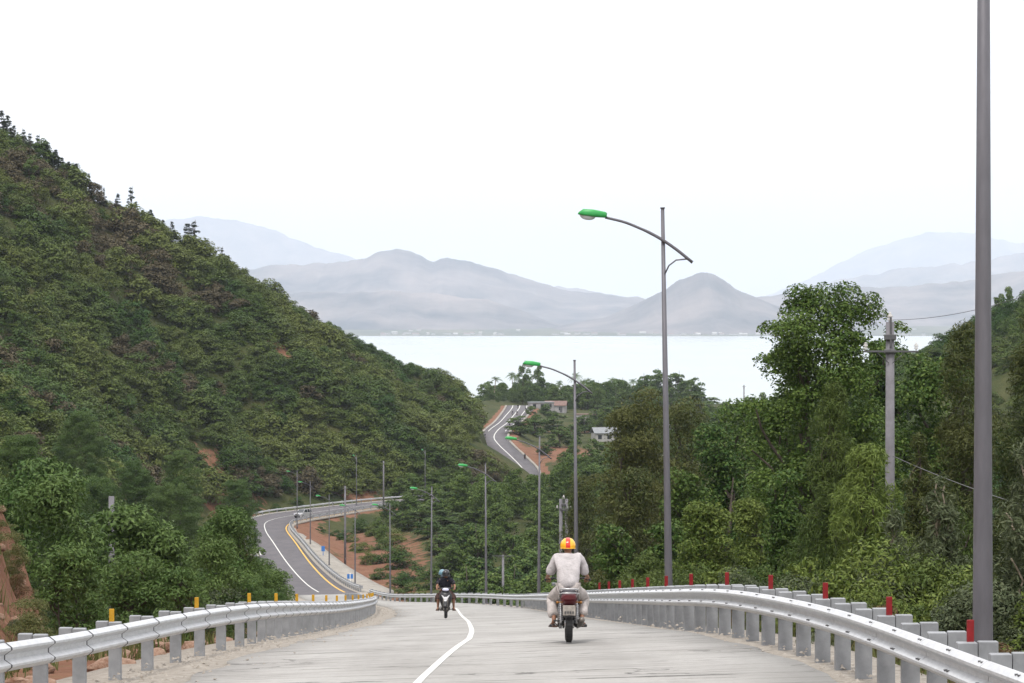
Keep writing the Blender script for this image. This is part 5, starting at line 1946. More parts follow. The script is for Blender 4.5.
def clumps_cone(n, R, H, seed, base=0.04, cr=(0.14, 0.26), tall=1.5, power=0.8):
    r = random.Random(seed)
    out = []
    for i in range(n):
        t = r.random() ** 1.15
        env = R * (1 - t) ** power
        a = r.uniform(0, 2 * math.pi)
        q = env * math.sqrt(r.uniform(0.1, 1.0))
        c = R * r.uniform(*cr) * (0.55 + 0.6 * (1 - t))
        out.append((q * math.cos(a), q * math.sin(a), (base + (0.98 - base) * t) * H - c * 0.3, c, c, c * tall))
    return out


SP = {}


def species(key, crowns, trunk_m, r0, H, nlimb=10, base=0.25, multi=1):
    """crowns: list of (clumps, per, L, W, mat, kwargs) - one mesh pair per variant."""
    SP[key] = []
    for i, (cl, per, l, w, m, kw) in enumerate(crowns):
        c = crown_mesh("crown", cl, per, l, w, M[m], 100 + i * 7 + len(key), **kw)
        t = trunk_mesh(H * 0.82, r0, cl, i + 3, M[trunk_m], nlimb, base, multi)
        SP[key].append((t, c))


# prototypes stand about H metres tall at scale 1
species('forest', [(clumps_round(44, 3.0, 8.5, 0.12, 71, (0.20, 0.34)), 95, 0.46, 0.24, 'forest', dict(up=0.7)), (clumps_round(40, 3.3, 8.0, 0.1, 73, (0.20, 0.34)), 95, 0.46, 0.24, 'forest', dict(up=0.7)),
                   (clumps_round(48, 2.7, 9.5, 0.12, 79, (0.20, 0.34)), 85, 0.46, 0.22, 'forest', dict(up=0.7)), (clumps_round(30, 2.4, 6.0, 0.08, 83, (0.22, 0.36)), 95, 0.42, 0.22, 'forest', dict(up=0.7))], 'bark', 0.17, 8.5, 10)
species('conifer', [(clumps_cone(34, 1.5, 7.5, 91, tall=0.7, power=0.9, cr=(0.22, 0.36)), 70, 0.4, 0.1, 'conifer', dict(up=0.3)), (clumps_cone(40, 1.2, 8.5, 93, tall=0.8, power=0.9, cr=(0.24, 0.4)), 60, 0.4, 0.1, 'conifer', dict(up=0.3)),
                    (clumps_cone(22, 1.3, 5.5, 97, tall=0.6, power=0.8, cr=(0.22, 0.4)), 50, 0.4, 0.1, 'conifer', dict(up=0.3))], 'bark', 0.13, 7.5, 6)
shrubs = [crown_mesh("shrub", clumps_round(13 + 3 * i, 2.6, 2.7 + 0.3 * i, 0.0, 101 + i, (0.30, 0.46), flat=0.7, pw=0.5), 150, 0.31, 0.19, M['scrub'], 200 + i, up=0.9, dome=0.9, wild=0.28) for i in range(5)]
shrubs_brown = [crown_mesh("shrub", clumps_round(15 + 3 * i, 2.4, 2.4 + 0.3 * i, 0.0, 161 + i, (0.28, 0.44), flat=0.7, pw=0.5), 120, 0.31, 0.17, M['scrub_brown'], 260 + i, up=0.9, dome=0.8, wild=0.35) for i in range(3)]
bushes = [crown_mesh("bush", clumps_round(20, 0.85, 1.15 + 0.2 * i, 0.0, 131 + i, (0.24, 0.42)), 330, 0.075, 0.027, M[m_], 300 + i, up=0.5) for i, m_ in enumerate(('lime', 'grey_green', 'feather', 'dry', 'bushy', 'grass'))]


def palm_meshes(seed):
    r = random.Random(seed)
    b = MB()
    b.tube([(0, 0, -0.5), (0.1, 0, 3), (0.35, 0.1, 6), (0.7, 0.15, 8.4)], [0.2, 0.15, 0.13, 0.11], 8)
    t = b.mesh("trunk", M['bark_pale'])
    f = MB()
    for k in range(17):
        a = 2 * math.pi * k / 17 + r.uniform(-.2, .2)
        el = r.uniform(-0.3, 1.1)
        ln = r.uniform(2.2, 3.0)
        L0 = []
        for i in range(8):
            s = i / 7
            hx = ln * s * math.cos(el) * (1 - 0.1 * s)
            hz_ = ln * s * math.sin(el) - 1.5 * s * s
            L0.append(Vector((0.7 + hx * math.cos(a), 0.15 + hx * math.sin(a), 8.4 + hz_)))
        for i in range(7):
            p, q = L0[i], L0[i + 1]
            d_ = (q - p)
            sdv = d_.cross(Vector((0, 0, 1))).normalized()
            w = 0.75 * math.sin(math.pi * (0.15 + 0.8 * i / 7))
            for s in (-1, 1):
                for h in (0.0, 0.5):
                    pp = p + d_ * h
                    f.add([pp, pp + d_ * 0.3, pp + d_ * 0.75 + sdv * s * w + Vector((0, 0, -w * 0.55))], [(0, 1, 2)])
    c = f.mesh("crown", M['forest'])
    return t, c


SP['palm'] = [palm_meshes(1), palm_meshes(2)]
NAMES = {'broad': 'broadleaf_tree', 'feather': 'casuarina_tree', 'brownish': 'olive_tree_like', 'bushy': 'bushy_tree', 'lime': 'leafy_bush', 'slender': 'slender_tree', 'forest': 'forest_tree', 'conifer': 'pine_tree', 'palm': 'palm_tree'}
NAMES['brownish'] = 'tall_tree'
CATS = {'lime': 'bush', 'palm': 'palm tree', 'conifer': 'pine tree'}


def tree(key, X, d, H=None, R=None, label=None, group=None, var=None, rz=None, z=None, H0=None):
    t, c = SP[key][rnd.randrange(len(SP[key])) if var is None else var]
    z = ground(X, d) if z is None else z
    zs = [v for v in (c.get("h"), c.get("r"))]
    if zs[0] is None:
        co = np.empty(len(c.vertices) * 3, np.float32)
        c.vertices.foreach_get("co", co)
        co = co.reshape(-1, 3)
        c["h"] = float(np.percentile(co[:, 2], 99.7))
        c["r"] = float(np.percentile(np.abs(co[:, 0]), 98.5))
    sh = (H / c["h"]) if H else 1.0
    sr = (R / c["r"]) if R else sh
    o = empty(NAMES[key], (X, d, z - 0.05), rnd.uniform(0, 6.28) if rz is None else rz, label, CATS.get(key, "tree"), group)
    o.scale = (sr, sr, sh)
    link("trunk", t, o)
    link("crown", c, o)
    return o


def tree_px(key, x0, x1, ytop, d, label, var=None, rz=None, group=None, zbase=None):
    """A tree at distance d whose crown fills columns x0..x1 and tops out at row ytop."""
    X = ((x0 + x1) / 2 - CX) * d / FPX
    z = ground(X, d) if zbase is None else zbase
    H = -(ytop - HY) * d / FPX - z
    R = (x1 - x0) / 2 * d / FPX
    return tree(key, X, d, H, R, label, group, var, rz, z)


# --- the trees one can tell apart are each grown for their place, with leaves of true size
NEAR = {  # leaf length, width, droop, up, leaf area index, clump radius, trunk radius, material, shape
    'broad': (0.19, 0.10, 0.1, 0.7, 1.9, 0.66, 0.22, 'broad', 'round'), 'dark': (0.20, 0.10, 0.1, 0.6, 1.8, 0.7, 0.2, 'forest', 'round'),
    'feather': (0.26, 0.032, 1.1, 0.2, 1.9, 0.5, 0.11, 'feather', 'cone'), 'light': (0.24, 0.032, 1.0, 0.3, 1.9, 0.45, 0.09, 'feather_light', 'cone'), 'brownish': (0.19, 0.065, 0.5, 0.4, 1.6, 0.62, 0.18, 'brownish', 'round'),
    'bushy': (0.135, 0.05, 0.35, 0.5, 1.9, 0.44, 0.09, 'bushy', 'round'), 'lime': (0.15, 0.065, 0.2, 0.6, 2.2, 0.38, 0.07, 'lime', 'round'),
    'slender': (0.17, 0.036, 1.0, 0.1, 1.3, 0.26, 0.04, 'grey_green', 'cone'), 'olive': (0.24, 0.042, 0.8, 0.3, 1.8, 0.6, 0.15, 'brownish', 'cone')}
NEAR_NAMES = {'broad': 'broadleaf_tree', 'dark': 'dark_tree', 'feather': 'casuarina_tree', 'light': 'casuarina_tree', 'olive': 'casuarina_tree', 'brownish': 'tall_tree', 'bushy': 'acacia_tree', 'lime': 'leafy_bush', 'slender': 'sapling'}
ncount = [0]


def grow(key, x0, x1, ytop, d, label, base=0.08, lai=1.0, extra=(), power=None, squat=None):
    """A tree at distance d whose crown fills columns x0..x1 and tops out at row ytop."""
    ncount[0] += 1
    sd = ncount[0] * 13 + 5
    L_, W_, droop, up, la, rc, tr, m, shape = NEAR[key]
    for _ in range(60):
        X = ((x0 + x1) / 2 - CX) * d / FPX
        z = ground(X, d)
        H = -(ytop - HY) * d / FPX - z
        R = (x1 - x0) / 2 * d / FPX
        if squat is None or H < squat * R:
            break
        d += 4
    H = max(H, 0.9 * R)
    big = 1.0 if d < 115 else 1.3
    area = 2 * math.pi * R * H * (1 - base) * 0.8
    rc = min(rc, R * 0.34) * (1 if d < 115 else 1.15)
    rc = rc * 1.25
    nc = int(min(max(1.15 * area / (math.pi * rc * rc), 22), 240))
    f0, f1 = 0.62 * rc / R, 1.25 * rc / R
    if shape == 'round':
        cl = clumps_round(nc, R * 0.93, H, base, sd, (f0, f1), flat=0.8, pw=0.45 if key == 'broad' else 0.6, pk=1.5 if key == 'broad' else 0.85)
    else:
        cl = clumps_cone(nc, R * 0.95, H, sd, base=base, cr=(f0, f1), tall=1.35, power=power or 0.62)
    cl = cl + [(ex * R, ey * R, ez * H, er, er, er * 0.8) for ex, ey, ez, er in extra]
    big *= 0.78
    per = int(la * 0.8 * lai * area / (0.5 * L_ * W_ * big * big) / nc)
    Va = leaves(cl, per, L_ * big, W_ * big, sd, droop=droop, up=up, dome=0.75, hollow=0.45, wild=0.62)
    core = []
    for k in range(9):            # loose inner growth that hides the stems
        t = 0.12 + 0.72 * k / 8
        er = R * (0.55 if shape == 'round' else 0.62 * (1 - t) ** 0.62 + 0.05)
        core.append((0, 0, H * (base + (1 - base) * t), er, er, H * 0.12))
    Vb = leaves(core, int(0.3 * area / (0.5 * L_ * W_ * big * big * 1.7) / 9), L_ * big * 1.3, W_ * big * 1.3, sd + 1, droop=droop, up=0.2, dome=0.0, hollow=0.5, wild=1.0)
    Vc = np.concatenate([Va, Vb])
    c = np_mesh("crown", Vc, np.arange(len(Vc)).reshape(-1, 4), M[m])
    t = trunk_mesh(H * 0.86, tr * 0.8 * (H / 8) ** 0.5, cl, sd, M['bark_pale' if key == 'slender' else 'bark'], 16, 0.12 if key != 'broad' else 0.2, 2 if key in ('bushy', 'lime') else 1)
    o = empty(NEAR_NAMES[key], (X, d, z - 0.05), 0, label, {'lime': 'bush', 'slender': 'sapling'}.get(key, 'tree'))
    link("trunk", t, o)
    link("crown", c, o)
    return o


# --- trees beyond the guardrail with red plates
grow('broad', 748, 905, 289, 112, "big broadleaf tree with glossy leaf clusters, tallest beside the concrete power pole", 0.1, 1.0,
     extra=((-0.8, 0, 0.83, .4), (-0.9, 0, 0.72, .45), (-0.95, 0, 0.62, .4), (-0.7, 0, 0.9, .55), (-0.35, 0, 0.985, .6), (0.25, 0, 0.99, .6), (0.55, 0, 0.94, .7), (0.9, 0, 0.9, .5), (-0.85, .2, 0.5, .6)))
grow('broad', 842, 912, 338, 128, "darker broadleaf crown filling in between the big tree and the power pole", 0.1, 0.9)
grow('broad', 758, 832, 352, 118, "broadleaf crown massed against the sea side of the big tree", 0.05, 0.9)
grow('broad', 700, 792, 400, 150, "dark broadleaf tree with loose top twigs against the sea", 0.2, 0.6)
grow('dark', 738, 815, 405, 128, "dark shaded tree filling the gap under the big broadleaf crown", 0.1)
grow('broad', 893, 990, 352, 122, "broadleaf tree past the concrete power pole below the far scrub hill", 0.15, 0.9)
grow('light', 800, 936, 446, 74, "light feathery casuarina bending over the red marker plates", 0.03, power=0.45)
grow('feather', 778, 890, 384, 90, "tall feathery casuarina between the big broadleaf tree and its lighter neighbour", 0.04)
grow('olive', 915, 1012, 322, 96, "tall olive casuarina behind the thick lamp pole", 0.05, power=0.4)
grow('olive', 972, 1095, 296, 88, "tallest casuarina at the picture edge past the thick lamp pole", 0.05, power=0.4)
grow('olive', 880, 960, 430, 82, "dark young casuarina behind the foot of the concrete power pole", 0.03)
grow('slender', 906, 972, 470, 50, "thin pale-stemmed sapling standing before the lamp pole foot", 0.12, power=0.4)
grow('slender', 990, 1062, 436, 44, "grey green sapling leaning in beside the thick lamp pole", 0.1, power=0.35)
grow('slender', 868, 922, 510, 58, "small grey green sapling behind the stepped guardrail posts", 0.08, power=0.4)
grow('feather', 905, 1010, 505, 66, "low feathery casuarina between the saplings", 0.02, power=0.5)
grow('brownish', 582, 690, 390, 168, "tall olive brown tree behind the lamp whose green head meets the sky", 0.12, 0.85)
grow('brownish', 640, 722, 402, 180, "open olive tree with gaps showing the sea behind the tall lamp", 0.15, 0.6)
grow('brownish', 596, 662, 470, 130, "lower olive tree with bare grey twigs beside the tall lamp pole", 0.05, 0.9)
grow('dark', 684, 752, 416, 142, "mid green rounded tree behind the bright roadside bush", 0.05)
grow('dark', 655, 715, 470, 118, "green tree close behind the tall lamp pole", 0.03)
grow('lime', 672, 742, 492, 92, "bright green leafy bush beside the tall lamp pole", 0.02)
grow('lime', 724, 772, 500, 98, "second green bush leaning on the bright leafy one", 0.02)
grow('brownish', 556, 606, 472, 215, "narrow olive tree behind the lamp that meets the sea", 0.1, 0.8)
grow('dark', 640, 690, 522, 98, "shaded low tree between the tall lamp pole and olive twigs", 0.02)
grow('dark', 588, 645, 522, 122, "low dark tree beyond the rider's shoulder", 0.02)
grow('dark', 756, 812, 474, 100, "dark tree at the foot of the big broadleaf tree", 0.02)
grow('lime', 776, 838, 556, 62, "yellow green verge bush beneath the feathery casuarina", 0.0)
grow('lime', 690, 748, 566, 70, "low yellow green verge bush before the bright leafy one", 0.0)

# --- trees beyond the guardrail with yellow plates
grow('bushy', 36, 108, 546, 60, "bushy acacia standing before the bare red bank", 0.05)
grow('bushy', 90, 186, 556, 68, "bushy acacia close behind the first yellow plates, below the plain concrete pole", 0.04)
grow('bushy', 186, 277, 510, 90, "rounded bushy acacia at the end of the thicket next to the lower road", 0.03)
grow('bushy', 122, 216, 486, 104, "large bushy acacia in the middle of the thicket behind the plain concrete pole", 0.04, squat=2.7)
grow('bushy', 200, 258, 548, 78, "low acacia tucked against the rounded one by the guardrail kink", 0.02)
grow('bushy', 152, 212, 566, 66, "small acacia directly over the guardrail between two yellow plates", 0.02)
grow('bushy', 62, 138, 478, 124, "pale green acacia uphill from the plain concrete pole", 0.05, squat=2.7)
grow('bushy', -24, 62, 436, 135, "tall acacia on the slope above the bare red bank", 0.08, squat=2.7)
grow('bushy', 40, 122, 412, 165, "olive acacia high on the slope at the picture edge", 0.05, squat=2.7)
grow('bushy', 140, 214, 452, 155, "grey green acacia between thicket and hillside scrub", 0.05, squat=2.7)
grow('bushy', 98, 160, 462, 140, "acacia with a paler crown above the plain concrete pole", 0.05, squat=2.7)
grow('bushy', 205, 262, 482, 150, "acacia peeping over the rounded one towards the bend", 0.05, squat=2.7)
grow('bushy', 236, 278, 562, 98, "small rounded acacia at the thicket tip over the lower road", 0.02)
tree_px('conifer', 22, 54, 346, 585, "dark pointed pine rising from the scrub near the picture edge", 0, 0.9)

# --- growth along the verges
bt = [("bright green verge bush behind the guardrail with red plates", 0), ("grey green verge bush behind the guardrail with red plates", 1), ("feathery verge bush behind the guardrail with red plates", 2), ("dry brown verge bush behind the guardrail with red plates", 3)]
for i in range(110):
    d = rnd.uniform(27, 112)
    k = rnd.choices((0, 1, 2, 3), (4, 4, 3, 1.3))[0]
    j = int(np.argmin(np.abs(ER[:, 1] - d)))
    off = 1.4 + abs(rnd.gauss(0, 1.9))
    X = float(ER[j, 0] + off)
    if d < 40 and off < 4:
        continue
    if any(abs(X - lx) < 0.6 and abs(d - ld) < 1 for (lx, ld), _, _ in LAMPS):
        continue
    o = link("bush", bushes[k], None, (X, d, ground(X, d) - 0.1))
    s = rnd.uniform(0.65, 1.25) * (0.8 if off < 2.2 else 1.15)
    s *= 0.6 if k == 3 else 1.0
    o.scale = (s, s, s * rnd.uniform(0.8, 1.25))
    o.rotation_euler = (0, 0, rnd.uniform(0, 6))
    tag(o, bt[k][0], "bush", ("bright bushes", "grey green bushes", "feathery bushes", "dry bushes")[k] + " along the red plate guardrail")
for i in range(70):
    d = rnd.uniform(34, 135)
    j = int(np.argmin(np.abs(EL[:, 1] - d)))
    X = float(EL[j, 0] - 1.2 - abs(rnd.gauss(0, 2.0)))
    px, py = proj(X, d, ground(X, d))
    if d < 64 or (d < 76 and X < -7.6):
        continue
    if d > 95 and px > 262:
        continue
    o = link("bush", bushes[rnd.choice((1, 4, 4, 2))], None, (X, d, ground(X, d) - 0.1))
    s = rnd.uniform(0.6, 1.3)
    o.scale = (s, s, s * rnd.uniform(0.8, 1.2))
    o.rotation_euler = (0, 0, rnd.uniform(0, 6))
    tag(o, "low green bush on the earth behind the guardrail with yellow plates", "bush", "bushes along the yellow plate guardrail")

for i in range(26):
    d = rnd.uniform(40, 84)
    X = float(np.interp(d, FOOT[:5, 1], FOOT[:5, 0])) - rnd.uniform(-0.2, 2.2)
    o = link("bush", bushes[rnd.choice((5, 3, 1, 5))], None, (X, d, ground(X, d) - 0.08))
    s = rnd.uniform(0.3, 0.6)
    o.scale = (s, s, s * rnd.uniform(0.6, 1.1))
    o.rotation_euler = (0, 0, rnd.uniform(0, 6))
    tag(o, "tuft of scrub clinging to the bare red bank", "bush", "scrub on the red bank")
for i in range(40):
    d = rnd.uniform(46, 80)
    X = float(np.interp(d, FOOT[:5, 1], FOOT[:5, 0])) - rnd.uniform(-0.1, 1.7)
    s = rnd.uniform(0.07, 0.2)
    o = link("rock", rocks[i % 5], None, (X, d, ground(X, d) + s * 0.1))
    o.scale = (s * rnd.uniform(0.9, 1.5), s, s * rnd.uniform(0.6, 0.9))
    o.rotation_euler = (rnd.uniform(-.4, .4), rnd.uniform(-.4, .4), rnd.uniform(0, 6))
    tag(o, "broken stone stuck in the bare red bank", "rock", "stones of the red bank")

n_b = 0
for i in range(4000):
    d = rnd.uniform(92, 262)
    px = rnd.uniform(-60, 262)
    X = (px - CX) * d / FPX
    if n_b >= 130:
        break
    df, _, sf = [v[0] for v in pl_dist(np.array([X]), np.array([d]), FOOT)]
    if sf < 0 and df > 7:
        continue
    if d < 118 and 84 < px < 138:
        continue
    o = link("bush", bushes[rnd.choice((4, 4, 2, 1))], None, (X, d, ground(X, d) - 0.2))
    s = rnd.uniform(1.5, 3.0)
    o.scale = (s, s, s * rnd.uniform(0.8, 1.2))
    o.rotation_euler = (0, 0, rnd.uniform(0, 6))
    tag(o, "dense green bush on the slope between the acacias and the hillside scrub", "bush", "bushes on the slope above the acacias")
    n_b += 1

for i in range(12):
    d = rnd.uniform(26, 42)
    j = int(np.argmin(np.abs(ER[:, 1] - d)))
    X = float(ER[j, 0] + rnd.uniform(1.0, 3.0))
    if abs(X - 4.97) < 0.5 and abs(d - 30) < 1.2:
        continue
    o = link("bush", bushes[3], None, (X, d, ground(X, d) - 0.05))
    s = rnd.uniform(0.35, 0.6)
    o.scale = (s, s, s * rnd.uniform(0.5, 0.9))
    o.rotation_euler = (0, 0, rnd.uniform(0, 6))
    tag(o, "dry brown verge bush behind the guardrail with red plates", "bush", "dry bushes along the red plate guardrail")

# --- wild grass, nobody could count it
r_ = np.random.default_rng(12)
n = 42000
side_ = r_.random(n) < 0.62
dd = 22 + 110 * r_.random(n) ** 1.5
XR = np.interp(dd, ER[:, 1][:200], ER[:, 0][:200]) + 0.75 + np.abs(r_.normal(0, 2.6, n))
XL = np.interp(dd, EL[:, 1][:200], EL[:, 0][:200]) - 1.2 - np.abs(r_.normal(0, 3.2, n))
X = np.where(side_, XR, XL)
keep = fbm(X / 1.6, dd / 1.6, 3) > np.where(side_, 0.47, 0.57)
X, dd = X[keep], dd[keep]
n = len(X)
Z = terrain(X, dd)
hgt = r_.uniform(0.12, 0.5, n) * (0.6 + fbm(X / 3, dd / 3, 2))
an = r_.uniform(0, 6.28, n)
w = 0.012 + 0.014 * r_.random(n)
tipx, tipy = r_.normal(0, 0.3, n) * hgt, r_.normal(0, 0.3, n) * hgt
A = np.stack([X - np.cos(an) * w, dd - np.sin(an) * w, Z - 0.03], 1)
B = np.stack([X + np.cos(an) * w, dd + np.sin(an) * w, Z - 0.03], 1)
Cc = np.stack([X + tipx, dd + tipy, Z + hgt], 1)
V = np.stack([A, B, Cc], 1).reshape(-1, 3)
struct(link("grass", np_mesh("grass", V, np.arange(len(V)).reshape(-1, 3), M['grass'], nper=3)), "stuff")


# --- scattered growth: what must stay in view from the road is kept clear
def in_poly(x, y, P):
    c = False
    for i in range(len(P)):
        (x0, y0), (x1, y1) = P[i], P[i - 1]
        if (y0 > y) != (y1 > y) and x < (x1 - x0) * (y - y0) / (y1 - y0) + x0:
            c = not c
    return c


CLEAR = [([(254, 530), (246, 517), (300, 503), (388, 494), (388, 510), (360, 516), (368, 540), (404, 556), (436, 578), (440, 600), (272, 604), (283, 560)], 640),
         ([(478, 434), (490, 420), (506, 402), (536, 402), (530, 420), (514, 434), (545, 462), (545, 478), (524, 474), (486, 448)], 1150),
         ([(528, 405), (592, 405), (592, 440), (540, 440)], 1090)]
TOPX = [0, 60, 130, 195, 260, 330, 400, 450, 500, 560, 600, 650, 690, 702, 708, 760, 780, 900, 1024, 1200]
TOPY = [118, 160, 205, 240, 280, 326, 360, 374, 384, 384, 382, 373, 376, 388, 396, 396, 330, 320, 270, 200]


def clear_ok(X, d, z, H, R, top=True):
    x, yb = proj(X, d, z)
    yt = proj(X, d, z + H)[1]
    hw = R * FPX / d
    if top and yt < np.interp(x, TOPX, TOPY):
        return False
    for P, dp in CLEAR:
        if d > dp:
            continue
        for xx in (x - hw * 0.9, x - hw * 0.45, x, x + hw * 0.45, x + hw * 0.9):
            for t in (0.05, 0.3, 0.55, 0.8, 0.97):
                if in_poly(xx, yt + (yb - yt) * t, P):
                    return False
    return True


dist_road = lambda X, d: min(float(np.min(np.hypot(RC[:, 0] - X, RC[:, 1] - d))), float(np.min(np.hypot(C3[:, 0] - X, C3[:, 1] - d))))


def side_of(P, X, d):
    a, z_, s = pl_dist(np.array([X]), np.array([d]), P)
    return a[0], s[0]


# shrubs over the hillside: 290 single ones, the rest one mass
spots = []
tries = 0
while len(spots) < 3000 and tries < 120000:
    tries += 1
    d = rnd.uniform(255, 900)
    px = rnd.uniform(-60, 505)
    X = (px - CX) * d / FPX
    df, sf = side_of(FOOT, X, d)
    dr, sr = side_of(RIDGE, X, d)
    if sf < 0 or (sr > 0 and dr > 12) or df < 2.0:
        continue
    # density in the picture: nearer spots cover more of it
    if rnd.random() > min(1.0, (d / 620) ** 2):
        continue
    if dist_road(X, d) < 9:
        continue
    z = ground(X, d)
    s = rnd.choice((0.5, 0.7, 0.9, 1.1, 1.35)) * rnd.uniform(0.85, 1.15)
    if fbm(np.array([X / 30.0]), np.array([d / 30.0]), 3)[0] > 0.58:
        s *= 1.25
    if not clear_ok(X, d, z, 2.6 * s, 2.2 * s):
        s = 0.6
        if not clear_ok(X, d, z, 2.6 * s, 2.2 * s, False):
            continue
    spots.append((s / d, X, d, z, s))
spots.sort(reverse=True)


def hill_zone(X, d, z):
    x, y = proj(X, d, z)
    if y < np.interp(x, TOPX, TOPY) + 60:
        return "green shrub along the upper edge of the hill under the skyline", "shrubs under the hill skyline"
    if x < 170:
        return "green shrub on the steep hillside above the acacia thicket", "shrubs above the thicket"
    if x < 340:
        return "green shrub on the hillside above the bend of the lower road", "shrubs above the bend"
    return "green shrub where the hillside runs down towards the distant road", "shrubs on the low end of the hill"


single = spots[::10][:287]
chosen = set(id(s) for s in single)
for sp in single:
    _, X, d, z, s = sp
    o = link("shrub", shrubs[rnd.randrange(5)], None, (X, d, z - 0.25 * s))
    s *= 1.12
    o.scale = (s * rnd.uniform(0.9, 1.2), s * rnd.uniform(0.9, 1.2), s * rnd.uniform(0.85, 1.2))
    o.rotation_euler = (0, 0, rnd.uniform(0, 6.28))
    lab, grp = hill_zone(X, d, z)
    tag(o, lab, "shrub", grp)


def mass(name, spots_, meshes, keep_every=2, m='scrub'):
    Vs = []
    for (_, X, d, z, s) in spots_:
        me = meshes[rnd.randrange(len(meshes))]
        co = np.empty(len(me.vertices) * 3, np.float32)
        me.vertices.foreach_get("co", co)
        co = co.reshape(-1, 4, 3)
        if keep_every > 1:
            co = co[np.random.default_rng(int(abs(X * 100))).permutation(len(co))[:len(co) // keep_every]]
            c0 = co.mean(1, keepdims=True)
            co = c0 + (co - c0) * math.sqrt(keep_every) * 0.95
        a = rnd.uniform(0, 6.28)
        ca, sa = math.cos(a), math.sin(a)
        co = co * np.array([s * rnd.uniform(0.9, 1.2), s * rnd.uniform(0.9, 1.2), s * rnd.uniform(0.8, 1.2)])
        q = np.stack([co[..., 0] * ca - co[..., 1] * sa + X, co[..., 0] * sa + co[..., 1] * ca + d, co[..., 2] + z - 0.2 * s], -1)
        Vs.append(q.reshape(-1, 3))
    V = np.concatenate(Vs)
    me = np_mesh(name, V, np.arange(len(V)).reshape(-1, 4), M[m])
    return struct(link(name, me), "stuff")


rest = [s for s in spots if id(s) not in chosen]
tone = [fbm(np.array([s[1] / 26.0 + 9]), np.array([s[2] / 26.0 + s[3] / 14.0]), 3)[0] + rnd.gauss(0, 0.05) for s in rest]
cutv = float(np.percentile(tone, 76))
mass("hillside_scrub", [s for s, t in zip(rest, tone) if t <= cutv], shrubs, 2)
mass("hillside_scrub", [s for s, t in zip(rest, tone) if t > cutv], shrubs_brown, 2, 'scrub_brown')

# pines along the skyline of the hill
for (px, py, h) in [(2, 113, 1.3), (14, 128, 1.0), (30, 136, 1.2), (38, 138, 0.9), (47, 147, 1.3), (56, 152, 0.8), (62, 160, 0.9), (76, 166, 1.0), (89, 176, 0.9), (131, 190, 1.35), (136, 204, 0.7), (143, 212, 0.8), (151, 212, 0.9), (163, 222, 0.8),
                    (172, 224, 0.9), (188, 226, 1.3), (194, 224, 1.35), (207, 242, 0.8), (222, 250, 0.9), (228, 258, 0.7), (277, 292, 0.6), (284, 296, 0.6), (24, 132, 0.8), (8, 118, 0.9), (69, 164, 0.7), (104, 190, 0.6), (118, 196, 0.6)]:
    d = float(np.interp(px, [0, 100, 200, 330], [719, 724, 729, 748]))
    X = (px - CX) * d / FPX
    z = ground(X, d)
    top = -(py - HY) * d / FPX
    H = max(top - z + 0.6, 3.8)
    tree('conifer', X, d, H, min(H * 0.27, 2.3) * (1.4 if px in (188, 194) else 1.0), "dark pine standing on the hill skyline", "pines on the hill skyline")

# larger trees on the hill foot and slope
cnt = 0
for i in range(900):
    d = rnd.uniform(240, 720)
    px = rnd.uniform(-40, 430)
    X = (px - CX) * d / FPX
    df, sf = side_of(FOOT, X, d)
    dr, sr = side_of(RIDGE, X, d)
    if sf < 0 or sr > 0 or df < 3 or dist_road(X, d) < 11 or cnt >= 62:
        continue
    if df > 45 and rnd.random() < 0.75:
        continue
    z = ground(X, d)
    H = rnd.uniform(4.0, 7.0)
    if not clear_ok(X, d, z, H, H * 0.36):
        continue
    tree('forest', X, d, H, H * rnd.uniform(0.32, 0.42), "round tree standing out of the hillside scrub above the lower road", "trees scattered on the hillside", z=z)
    cnt += 1

# the wooded valley floor: the trees that show largest singly, the rest as one wood
valley = []
cnt = 0
for i in range(6000):
    d = 150 + 640 * rnd.random() ** 0.8
    px = rnd.uniform(370, 1060)
    X = (px - CX) * d / FPX
    if cnt >= 420:
        break
    df, sf = side_of(FOOT, X, d)
    if sf > 0 or dist_road(X, d) < 10:
        continue
    if px > 600 and rnd.random() < 0.45:
        continue
    z = ground(X, d)
    if px > 880 and z > -30 and rnd.random() < 0.7:
        continue
    H = rnd.uniform(5.0, 8.5)
    R = H * rnd.uniform(0.34, 0.46)
    if not clear_ok(X, d, z, H, R):
        H, R = 4.0, 1.7
        if not clear_ok(X, d, z, H, R):
            continue
    if px < 600:
        lab = ("dark green tree of the valley wood between the red bank and the rider", "trees of the valley wood") if d < 560 else ("dark green tree of the valley wood just below the distant road", "trees below the distant road")
    else:
        lab = ("green tree deep in the wood beyond the olive and casuarina row", "trees deep behind the roadside row")
    valley.append((H / d, X, d, z, H, R, lab))
    cnt += 1

valley.sort(reverse=True)
for _, X, d, z, H, R, lab in valley[:150]:
    tree('forest', X, d, H, R, lab[0], lab[1], z=z)
forest_crowns = [c for _, c in SP['forest']]
mass("woodland", [(0, X, d, z, H / 8.0) for _, X, d, z, H, R, lab in valley[150:]], forest_crowns, 1, 'forest')

# shrubs on the hill beyond the big trees, near the picture edge
spots2 = []
for i in range(4000):
    d = rnd.uniform(280, 760)
    px = rnd.uniform(840, 1100)
    X = (px - CX) * d / FPX
    z = ground(X, d)
    if z < -37 or len(spots2) > 420:
        continue
    spots2.append((0, X, d, z, rnd.uniform(0.8, 1.5)))
mass("far_hill_scrub", spots2, shrubs, 1)

